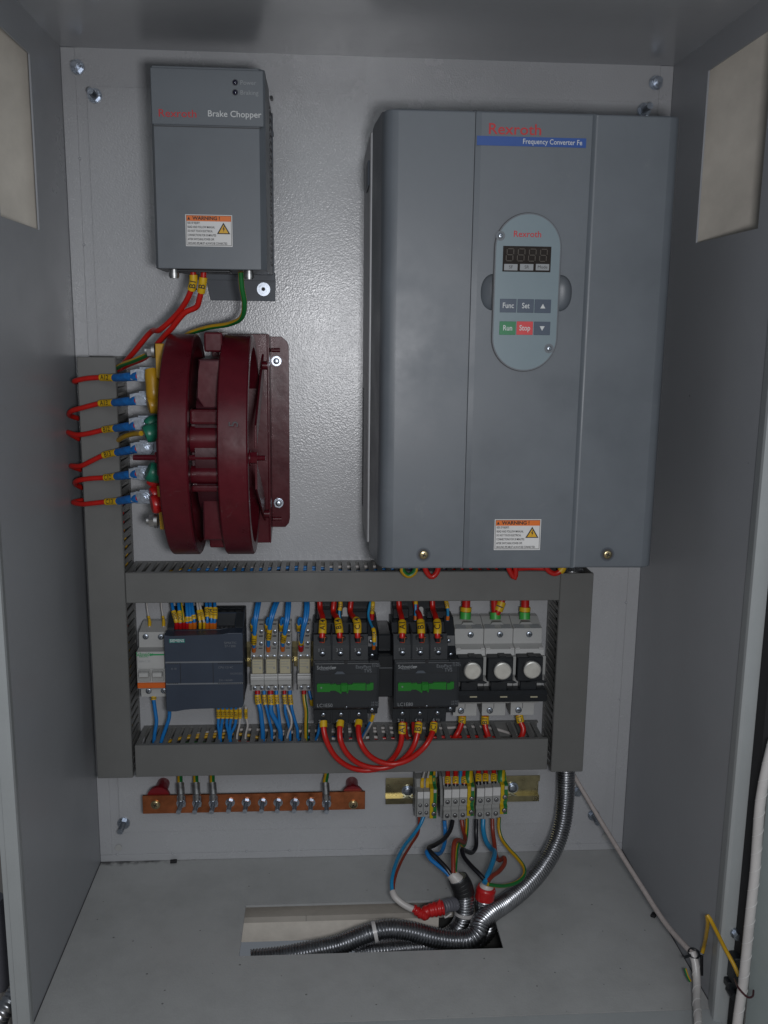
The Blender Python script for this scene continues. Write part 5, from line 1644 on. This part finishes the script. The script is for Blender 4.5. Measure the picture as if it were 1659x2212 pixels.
for k, a_ in enumerate(sxs):
    p = S(a_, 290, -0.0502)
    lug = k in (0, 1, 2, 9)
    y0 = -0.0502 - (0.0022 if lug else 0)
    mb = MB()
    mb.cyl((p.x, y0, p.z), (p.x, y0 - 0.001, p.z), 0.0062, zinc, 20)
    mb.cyl((p.x, y0 - 0.001, p.z), (p.x, y0 - 0.0048, p.z), 0.0049, zinc, 6)
    mb.tube([Vector((p.x, y0 - 0.0045 - j * 0.0004, p.z)) for j in range(50)], 0.0029, zinc, 12, rf=lambda j: 0.00275 + 0.0003 * (j % 2))
    mb.build('stud', cb)
    if lug:
        top = S(a_ - 10 if k < 3 else a_ + 2, 130, -0.035)
        pts = [S(a_ - 9 if k < 3 else a_, 60, -0.02), S(a_ - 9 if k < 3 else a_, 130, -0.028), S(a_ - 8, 175, -0.038), S(a_ - 5, 200, -0.043)]
        o = wire('earth_wire', 'green yellow wire from the lower duct to the earth bar, %s' % ['leftmost', 'second from left', 'third from left', 'alone on the right'][k if k < 3 else 3], pts, 0.0036, yellow_pvc, green_pvc, phase=0.0,
                 group='earth wires on the copper bar')
        mb = MB()
        q0, q1 = S(a_ - 7, 180, -0.0400), S(a_ - 2, 250, -0.0508)
        mb.cyl(q0, q1, 0.0052, steel, 18)
        mb.tube(spline([q1 + Vector((0, 0, 0.003)), q1, p + Vector((0, -0.001, 0.004))], 0.001), 0.0048, steel, 14)
        mb.box(p.x - 0.0056, p.x + 0.0056, -0.0523, -0.0504, p.z - 0.006, p.z + 0.010, zinc, 0.0006)
        mb.build('ring_lug', o)


# ================================================================== rail terminals
def terminal(label, xr, zr_, earth=False, big=True, y_f=-0.050):
    """xr=(x0,x1), zr=(z_bottom,z_top) at the front"""
    x0, x1 = xr
    z0, z1 = zr_
    t = thing('earth_terminal' if earth else 'rail_terminal', ((x0 + x1) / 2, -0.012, z0), label, 'terminal', 'terminals on the lower rail')
    h = z1 - z0
    zback = z1 + 0.009
    body = gy_yellow if earth else grey_plastic
    mb = MB()
    if big:
        prof = [(-0.012, z0 + 0.001), (y_f + 0.006, z0), (y_f + 0.001, z0 + 0.0005), (y_f, z0 + h * .28), (y_f + 0.004, z0 + h * .31), (y_f + 0.004, z0 + h * .42), (y_f, z0 + h * .47), (y_f, z0 + h * .72),
                (y_f + 0.001, z0 + h * .74), (y_f + 0.001, z1), (y_f + 0.012, z1 + 0.001), (y_f + 0.02, zback), (-0.012, zback)]
    else:
        prof = [(-0.012, z0 + 0.001), (y_f, z0), (y_f, z1), (y_f + 0.012, z1 + 0.001), (y_f + 0.02, zback), (-0.012, zback)]
    if earth:
        xm_ = x0 + (x1 - x0) * .45
        mb.prism(prof, 'x', x0 + 0.0001, xm_, gy_yellow, 0.0003, 1)
        mb.prism(prof, 'x', xm_ + 0.0001, x1 - 0.0001, gy_green, 0.0003, 1)
    else:
        mb.prism(prof, 'x', x0 + 0.00015, x1 - 0.00015, body, 0.0003, 1)
    mb.build('terminal_body', t)
    if not earth:
        MB().box(x0 + 0.0003, x1 - 0.0003, y_f - 0.0008, y_f + 0.003, z0 + h * .735, z1 - 0.0001, label_white, 0.0003).build('marker_strip', t)
    else:
        MB().box(x0 + (x1 - x0) * .5, x1 - 0.001, y_f - 0.0006, y_f + 0.003, z0 + h * .86, z0 + h * .97, white_plastic, 0.0003).build('marker_strip', t)
    xc = (x0 + x1) / 2 + (0.001 if earth else 0)
    rs = min(0.0027, (x1 - x0) * .27) if not earth else 0.003
    for q in ((.60, .15) if big else (.46, .16)):
        p = Vector((xc, y_f, z0 + h * q))
        m_ = MB().cyl(p + Vector((0, -0.0003, 0)), p + Vector((0, 0.0005, 0)), rs * 1.15, print_line, 18)
        m_.screw(p + Vector((0, -0.0003, 0)), rs * .82, steel, h=0.0008, slot='-', ang=q * 7)
        m_.build('clamp_screw', t)
    if earth and big:
        for q in (.45, .02):
            pass
    return t


yT = -0.050
Tz = lambda b_: TB(700, b_, yT).z
xe = lambda a_: TB(a_, 600, yT).x
terminal('small grey terminal at the far left of the lower rail', (xe(135), xe(227)), (Tz(772), Tz(403)), big=False)
terminal('small grey terminal, second from the left on the lower rail', (xe(228), xe(322)), (Tz(772), Tz(403)), big=False)
terminal('narrow green yellow earth terminal beside the small grey ones', (xe(323), xe(428)), (Tz(800), Tz(360)), earth=True, big=False)
names = ['fourth', 'fifth', 'sixth']
zg = lambda k: (Tz(835 - k * 4), Tz(378 - k * 3))
for k in range(3):
    terminal('grey terminal in the middle group of the lower rail, %s of its three' % ['left', 'middle', 'right'][k], (xe(528 + k * 116), xe(643 + k * 116)), zg(k))
terminal('green yellow earth terminal closing the middle group', (xe(877), xe(985)), (Tz(785), Tz(340)), earth=True)
for k in range(3):
    terminal('grey terminal in the right group of the lower rail, %s of its three' % ['left', 'middle', 'right'][k], (xe(1012 + k * 118), xe(1129 + k * 118)), (Tz(828 - k * 6), Tz(368 - k * 6)))
terminal('green yellow earth terminal at the right end of the terminals', (xe(1367), xe(1478)), (Tz(768), Tz(330)), earth=True)
# end plates
for (a_, nm, wd) in ((500, 'dark grey end stop in front of the middle terminal group', 0.003),):
    mb = MB().prism([(-0.012, Tz(830)), (-0.047, Tz(800)), (-0.050, Tz(600)), (-0.045, Tz(400)), (-0.03, Tz(340) + 0.006), (-0.012, Tz(340) + 0.008)], 'x', xe(518) - wd - 0.0006, xe(518), mid_plastic, 0.0005)
    tag(mb.build('end_stop'), nm, 'end plate')
mb = MB().prism([(-0.012, Tz(780)), (-0.047, Tz(780)), (-0.048, Tz(400)), (-0.03, Tz(340) + 0.004), (-0.012, Tz(340) + 0.006)], 'x', xe(120) - 0.001, xe(120) + 0.0012, mid_plastic, 0.0003)
tag(mb.build('end_stop'), 'grey end plate at the left of the small terminals', 'end plate')

# wires dropping from the duct into the terminals
def tw(label, pts, r_, m_, m2=None, sl=(), fe_=(), ph=0.0):
    return wire('wire', label, [TB(*q) for q in pts], r_, m_, m2, sleeves=sl, ferrules=fe_, group='wires into the top of the terminals', phase=ph)


for k, (a_, t_) in enumerate(((205, 235), (285, 300))):
    for j in range(2):
        tw('thin white wire into the %s small terminal, %s strand' % (['first', 'second'][k], ['left', 'right'][j]), [(t_ + j * 14 + 10, 60, -.02), (t_ + j * 8, 140, -.026), (a_ + j * 18 - 5, 260, -.036), (a_ + j * 22 - 5, 400, -.040)], 0.0009, white_pvc,
           sl=[(0.5, 0.98, None)])
tw('left green yellow wire into the narrow earth terminal', [(345, 60, -.02), (335, 150, -.026), (325, 280, -.034), (330, 350, -.038)], 0.0021, yellow_pvc, green_pvc, ph=1)
tw('right green yellow wire into the narrow earth terminal', [(392, 60, -.02), (388, 150, -.026), (380, 260, -.034), (380, 330, -.036)], 0.0021, green_pvc, yellow_pvc, ph=1)
for k, (a_, s_) in enumerate(((590, 'U1'), (706, 'V1'), (835, 'W1'), (1045, 'A13'), (1150, 'B13'), (1272, 'C13'))):
    b0, b1 = (215, 300) if k < 3 else (165, 270)
    e_ = a_ + (-4 if k < 3 else 10)
    tw('red wire marked %s into the %s terminal group from the lower duct' % (s_, 'middle' if k < 3 else 'right'), [(a_, 50, -.022), (a_, 140, -.028), (a_ - 2, 250, -.036), (e_, 390, -.042)], 0.0032, red_pvc,
       sl=[((b0 - 50) / 340., (b1 - 50) / 340., s_)], fe_=[((b1 - 45) / 340., 0.995, black_pvc, 1.25)])
tw('blue wire beside the third red wire of the middle terminal group', [(785, 50, -.022), (780, 140, -.028), (772, 250, -.034), (780, 330, -.038)], 0.0024, sky_pvc)
tw('broad green yellow wire into the middle earth terminal', [(905, 50, -.020), (905, 120, -.028), (900, 240, -.036), (930, 360, -.034)], 0.0054, gy_green, gy_yellow, ph=0.3)
tw('broad green yellow wire into the right earth terminal', [(1385, 50, -.020), (1385, 120, -.028), (1380, 240, -.036), (1420, 350, -.034)], 0.0054, gy_green, gy_yellow, ph=0.3)


def ew(label, pts, r_, m_, m2=None, ph=0.0):
    return wire('wire', label, [E(*q) for q in pts], r_, m_, m2, group='wires hanging below the terminals', phase=ph, step=0.002)


ew('brown wire from the first small terminal to the red wrapped cable', [(392, 430, -.042), (392, 500, -.044), (385, 560, -.050), (330, 650, -.070), (270, 750, -.095), (225, 850, -.12), (200, 940, -.14), (195, 1015, -.155)], 0.0019, brown_pvc)
ew('light blue wire from the second small terminal to the red wrapped cable', [(430, 430, -.044), (400, 500, -.050), (350, 570, -.060), (285, 650, -.078), (235, 740, -.10), (200, 840, -.125), (182, 940, -.145), (188, 1020, -.157)], 0.0024, sky_pvc)
ew('blue wire of the black taped cable, leaving the middle group', [(588, 465, -.045), (592, 540, -.050), (588, 640, -.070), (560, 710, -.085), (500, 720, -.105), (450, 705, -.12), (480, 760, -.13), (545, 815, -.138), (610, 870, -.145), (625, 890, -.147)], 0.0027, blue_pvc)
ew('black wire of the black taped cable, leaving the middle group', [(650, 465, -.045), (635, 530, -.055), (590, 600, -.075), (520, 650, -.10), (465, 680, -.115), (490, 715, -.125), (540, 765, -.133), (600, 830, -.142), (635, 880, -.147)], 0.0030, black_pvc)
ew('brown wire of the black taped cable, looping over', [(720, 460, -.045), (730, 530, -.052), (745, 590, -.065), (735, 635, -.085), (695, 615, -.105), (665, 630, -.118), (655, 720, -.130), (655, 810, -.140), (655, 870, -.146)], 0.0030, brown_pvc)
ew('green yellow wire of the black taped cable, looping over', [(762, 450, -.045), (760, 530, -.055), (752, 610, -.068), (735, 660, -.085), (700, 640, -.10), (682, 690, -.115), (675, 780, -.130), (668, 865, -.145)], 0.0023, yellow_pvc, green_pvc, 0.2)
ew('black wire of the red taped cable, leaving the right group', [(832, 455, -.045), (830, 560, -.052), (830, 660, -.065), (800, 710, -.080), (755, 700, -.095), (722, 690, -.11), (735, 740, -.12), (790, 810, -.135), (850, 870, -.147), (890, 915, -.153)], 0.0029, black_pvc)
ew('light blue wire of the red taped cable, leaving the right group', [(885, 455, -.045), (885, 530, -.052), (905, 620, -.066), (945, 680, -.082), (970, 700, -.095), (970, 740, -.11), (945, 820, -.13), (915, 890, -.147), (895, 945, -.156)], 0.0033, sky_pvc)
ew('brown wire of the red taped cable, bowing out to the right', [(955, 450, -.045), (958, 540, -.052), (970, 640, -.066), (985, 740, -.085), (1010, 770, -.095), (1045, 750, -.105), (1050, 790, -.115), (1010, 850, -.13), (950, 895, -.147), (920, 930, -.155)], 0.0029, brown_pvc)
ew('long green yellow wire bowing right and back to the red taped cable', [(1008, 440, -.045), (1005, 520, -.048), (1025, 600, -.055), (1080, 680, -.07), (1145, 750, -.085), (1195, 820, -.10), (1200, 880, -.115), (1150, 935, -.13), (1060, 965, -.142), (980, 965, -.152), (920, 955, -.157)], 0.0025, yellow_pvc, green_pvc, -0.3)


# ================================================================== flexible conduits
def conduit_mesh(pts, r, m_, pitch=0.0036):
    d = spline(pts, pitch / 6)
    prof = (0.0, 0.35, 0.85, 1.0, 0.85, 0.35)
    return MB().tube(d, r, m_, 24, rf=lambda k: r * (0.89 + 0.11 * prof[k % 6])), d


rc = 0.0126
c1 = [E(1520, 40, -.040), E(1520, 150, -.042), E(1515, 300, -.046), E(1495, 470, -.055), E(1445, 640, -.068), E(1350, 810, -.086), E(1220, 960, -.107), E(1070, 1085, -.130), E(940, 1175, -.155), E(862, 1262, -.172), E(835, 1335, -.182),
      E(770, 1378, -.186), E(660, 1385, -.186), E(500, 1362, -.184), E(330, 1318, -.180), E(180, 1300, -.178), E(30, 1325, -.180)]
c1 += [HF(640, 365, -.184), HF(480, 400, -.190), HF(330, 430, -.196), HF(150, 450, -.200)]
mb, d = conduit_mesh(c1, rc, chrome)
o = tag(mb.build('flexible_conduit'), 'long shiny steel conduit curving from the right duct down into the floor opening', 'conduit')
zt_ = MB()
kk = min(range(len(d)), key=lambda k: (d[k] - E(55, 1325, -.180)).length)
zt_.tube(d[kk - 3:kk + 5], rc * 1.03, clear_wrap, 20)
zt_.build('cable_tie', o)
zt_ = MB()

c2 = [E(690, 905, -.143), E(728, 985, -.144), E(742, 1060, -.146), E(742, 1150, -.149), E(728, 1230, -.151), E(680, 1310, -.152), E(560, 1390, -.158), E(420, 1430, -.166), E(250, 1450, -.172), E(60, 1470, -.178), E(-100, 1490, -.18)]
mb, d = conduit_mesh(c2, 0.0122, chrome)
o2 = tag(mb.build('flexible_conduit'), 'steel conduit with a black taped end, bending left into the opening', 'conduit')
k2 = min(range(len(d)), key=lambda k: (d[k] - E(735, 1035, -.145)).length)
MB().tube(d[1:k2], 0.0130, black_tape, 22, rf=lambda k: 0.0127 + 0.0008 * min(1, k / (k2 * .45)) - 0.0003 * (k % 9 == 0)).build('black_tape_wrap', o2)
q = spline([E(628, 868, -.140), E(655, 890, -.143), E(690, 930, -.145)], 0.001)
MB().tube(q, 0.0075, white_pvc, 18, rf=lambda k: 0.0062 + 0.0030 * k / len(q)).build('white_inner_sheath', o2)
k3 = min(range(len(d)), key=lambda k: (d[k] - E(738, 1175, -.150)).length)
MB().tube(d[k3 - 3:k3 + 5], 0.0128, clear_wrap, 20).build('cable_tie', o2)

c3 = [E(908, 985, -.145), E(895, 1060, -.145), E(892, 1140, -.143), E(912, 1220, -.141), E(925, 1300, -.140), E(870, 1370, -.142), E(760, 1420, -.150)]
mb, d = conduit_mesh(c3, 0.0108, chrome)
o3 = tag(mb.build('flexible_conduit'), 'steel conduit with a red taped end behind the long conduit', 'conduit')
k2 = min(range(len(d)), key=lambda k: (d[k] - E(898, 1060, -.145)).length)
MB().tube([d[0] + (d[0] - d[4])] + d[:k2], 0.0125, red_tape, 22, rf=lambda k: 0.0125 if k > 2 else 0.0108 + 0.0006 * k).build('red_tape_wrap', o3)
q0 = d[0] + (d[0] - d[4])
up = (d[0] - d[6]).normalized()
MB().tube([q0 - up * 0.004, q0 + up * 0.002, q0 + up * 0.0045], 0.0085, white_pvc, 20, rf=lambda k: (0.0098, 0.0088, 0.0070)[k]).build('white_inner_sheath', o3)

# thin white cable with red tape, grey corrugated hose
w1 = [E(188, 1010, -.156), E(205, 1050, -.162), E(260, 1100, -.167), E(330, 1140, -.170), E(390, 1160, -.170)]
o = wire('cable', 'short white sheathed cable ending in red wrapping over the opening', w1, 0.0042, white_pvc, cat='cable')
q = spline([E(345, 1135, -.170), E(400, 1175, -.171), E(440, 1185, -.171), E(450, 1165, -.170), E(500, 1150, -.170), E(575, 1135, -.168)], 0.0009)
nq = len(q)
MB().tube(q, 0.0085, red_tape, 18, rf=lambda k: 0.0046 + 0.0042 * min(1, max(0, k / nq * 1.35)) + 0.0006 * math.sin(k * 1.1)).build('red_wrap', o)
mb = MB()
p = E(540, 1085, -.170)
mb.prism([(p.x - 0.004, p.z - 0.006), (p.x + 0.006, p.z - 0.010), (p.x + 0.001, p.z + 0.006)], 'y', -0.1745, -0.1725, red_tape, 0.0003)
mb.build('tape_tail', o)
c4 = [E(572, 1130, -.166), E(620, 1115, -.160), E(680, 1105, -.145), E(720, 1110, -.125)]
mb, d = conduit_mesh(c4, 0.0084, grey_hose, 0.0038)
tag(mb.build('corrugated_hose'), 'short grey corrugated hose behind the black taped conduit', 'hose')
# clear cable tie tails
o = wire('cable_tie', 'loose pale cable tie hanging under the grey hose', [E(585, 1175, -.160), E(590, 1210, -.162), E(640, 1180, -.160)], 0.0012, clear_wrap, cat='cable tie')

# conduit end inside the open duct top
mb = MB()
p = C(1400, 80, -0.045)
for k in range(5):
    mb.cyl((p.x, -0.040, 0.402 + k * 0.0055), (p.x, -0.040, 0.4055 + k * 0.0055), 0.0150, steel, 30)
mb.cyl((p.x, -0.040, 0.398), (p.x, -0.040, 0.4285), 0.0138, chrome, 30)
tag(mb.build('conduit_fitting'), 'steel conduit fitting standing in the open top of the right duct', 'fitting')

# ================================================================== cables at the lower right
pa, pb = F(150, 90, -.030), F(1070, 1480, -.292)
pts = [pa, F(250, 260, -.055), F(430, 560, -.105), F(680, 960, -.180), F(880, 1265, -.240), pb]
o = wire('braided_cable', 'pale braided cable stretched from the right duct to the front corner', pts, 0.0031, braid, cat='cable', step=0.004)
pts2 = [F(1075, 1470, -.293), F(1100, 1560, -.300), F(1112, 1700, -.312), F(1112, 1850, -.335), F(1120, 1960, -.358), F(1122, 2080, -.38)]
o = wire('wrapped_cable', 'pale spiral wrapped cable dropping over the front sill', pts2, 0.0044, clear_wrap, cat='cable', step=0.004)


def helix(path, r, pitch, rw, m_, parent, ph=0.0):
    d = spline(path, 0.001)
    pts_ = []
    ref = None
    for k in range(0, len(d) - 1):
        t = (d[k + 1] - d[k]).normalized()
        if ref is None:
            ref = (Vector((0, -1, 0)) - t * Vector((0, -1, 0)).dot(t)).normalized()
        ref = (ref - t * ref.dot(t)).normalized()
        b_ = t.cross(ref)
        a_ = ph + 2 * math.pi * k * 0.001 / pitch
        pts_.append(d[k] + (ref * math.cos(a_) + b_ * math.sin(a_)) * r)
    return MB().tube(pts_, rw, m_, 6).build('spiral_wrap_edge', parent)


helix(pts2, 0.0044, 0.019, 0.0003, label_white, o)
tr = MB()
cpt = F(1090, 1485, -.294)
ring = [cpt + Vector((math.cos(t) * 0.0058, math.sin(t) * 0.0056, math.sin(t) * 0.002)) for t in [k / 20 * 2 * math.pi for k in range(21)]]
tr.tube(ring, 0.0013, black_plastic, 8, closed_caps=False)
tr.cyl(cpt + Vector((-0.005, -0.003, 0)), cpt + Vector((-0.013, -0.005, -0.001)), 0.0016, black_plastic, 8)
tag(tr.build('cable_tie'), 'black cable tie where the braided cable meets the wrapped cable', 'cable tie')

big = [F(1700, -150, -.40), F(1640, 100, -.402), F(1600, 330, -.404), F(1578, 600, -.406), F(1560, 850, -.408), F(1535, 1080, -.410), F(1512, 1300, -.412), F(1490, 1520, -.414), F(1465, 1740, -.416), F(1440, 1900, -.418), F(1415, 2100, -.42)]
o = wire('wrapped_cable', 'thick pale spiral wrapped cable hanging along the open door', big, 0.0048, clear_wrap, cat='cable', step=0.004)
helix(big, 0.0048, 0.0185, 0.0003, label_white, o)
tr = MB()
cpt = F(1455, 1800, -.417)
pts = spline([F(1400, 1680, -.40), F(1440, 1760, -.427), F(1500, 1820, -.430), F(1540, 1815, -.425), F(1548, 1770, -.415)], 0.002)
tr.tube(pts, 0.0010, maroon_dark, 8)
tag(tr.build('cable_tie'), 'dark cable tie round the thick wrapped cable with its tail curled', 'cable tie')
wire('earth_wire', 'yellow wire bent in a sharp arch between the cabinet corner and the door', [F(1155, 1480, -.300), F(1165, 1440, -.300), F(1185, 1340, -.325), F(1196, 1250, -.342), F(1194, 1195, -.350), F(1210, 1215, -.352), F(1260, 1310, -.353), F(1330, 1450, -.355), F(1400, 1580, -.364), F(1435, 1660, -.37)],
     0.0021, yellow_pvc, yellow_pvc)
wire('wire', 'short green yellow stub low beside the wrapped cable', [F(1022, 1600, -.300), F(1040, 1660, -.304), F(1062, 1700, -.306)], 0.0017, green_pvc, yellow_pvc)
mb = MB()
p = F(1150, 1500, -.297)
mb.cyl(p, p + Vector((0.0, -0.004, -0.022)), 0.0018, black_pvc, 12)
mb.cyl(p + Vector((0, 0, 0.002)), p + Vector((0.002, 0, 0.014)), 0.0026, steel, 12)
tag(mb.build('lug_end'), 'steel lug sleeve at the foot of the yellow wire', 'lug')
mb = MB()
p = F(195, 240, -0.0047)
mb.cyl(p, p + Vector((0, -0.0015, 0)), 0.0075, zinc, 20).cyl(p + Vector((0, -0.0015, 0)), p + Vector((0, -0.006, 0)), 0.0055, zinc, 6)
mb.build('stud_bolt', cab)

# outside, lower left
q = [G(-20, 1190, -.30), G(0, 1110, -.30), G(30, 1065, -.295), G(60, 1020, -.285), G(100, 960, -.27)]
mb, d = conduit_mesh(q, 0.0105, chrome, 0.0046)
tag(mb.build('flexible_conduit'), 'piece of steel conduit outside the cabinet at the lower left', 'conduit')
mb = MB().tube(spline([G(-40, 600, -.22), G(-12, 800, -.22), G(0, 980, -.22), G(-30, 1060, -.22)], 0.004), 0.014, grey_hose, 18)
tag(mb.build('grey_hose'), 'dull grey hose outside the cabinet at the lower left', 'hose')
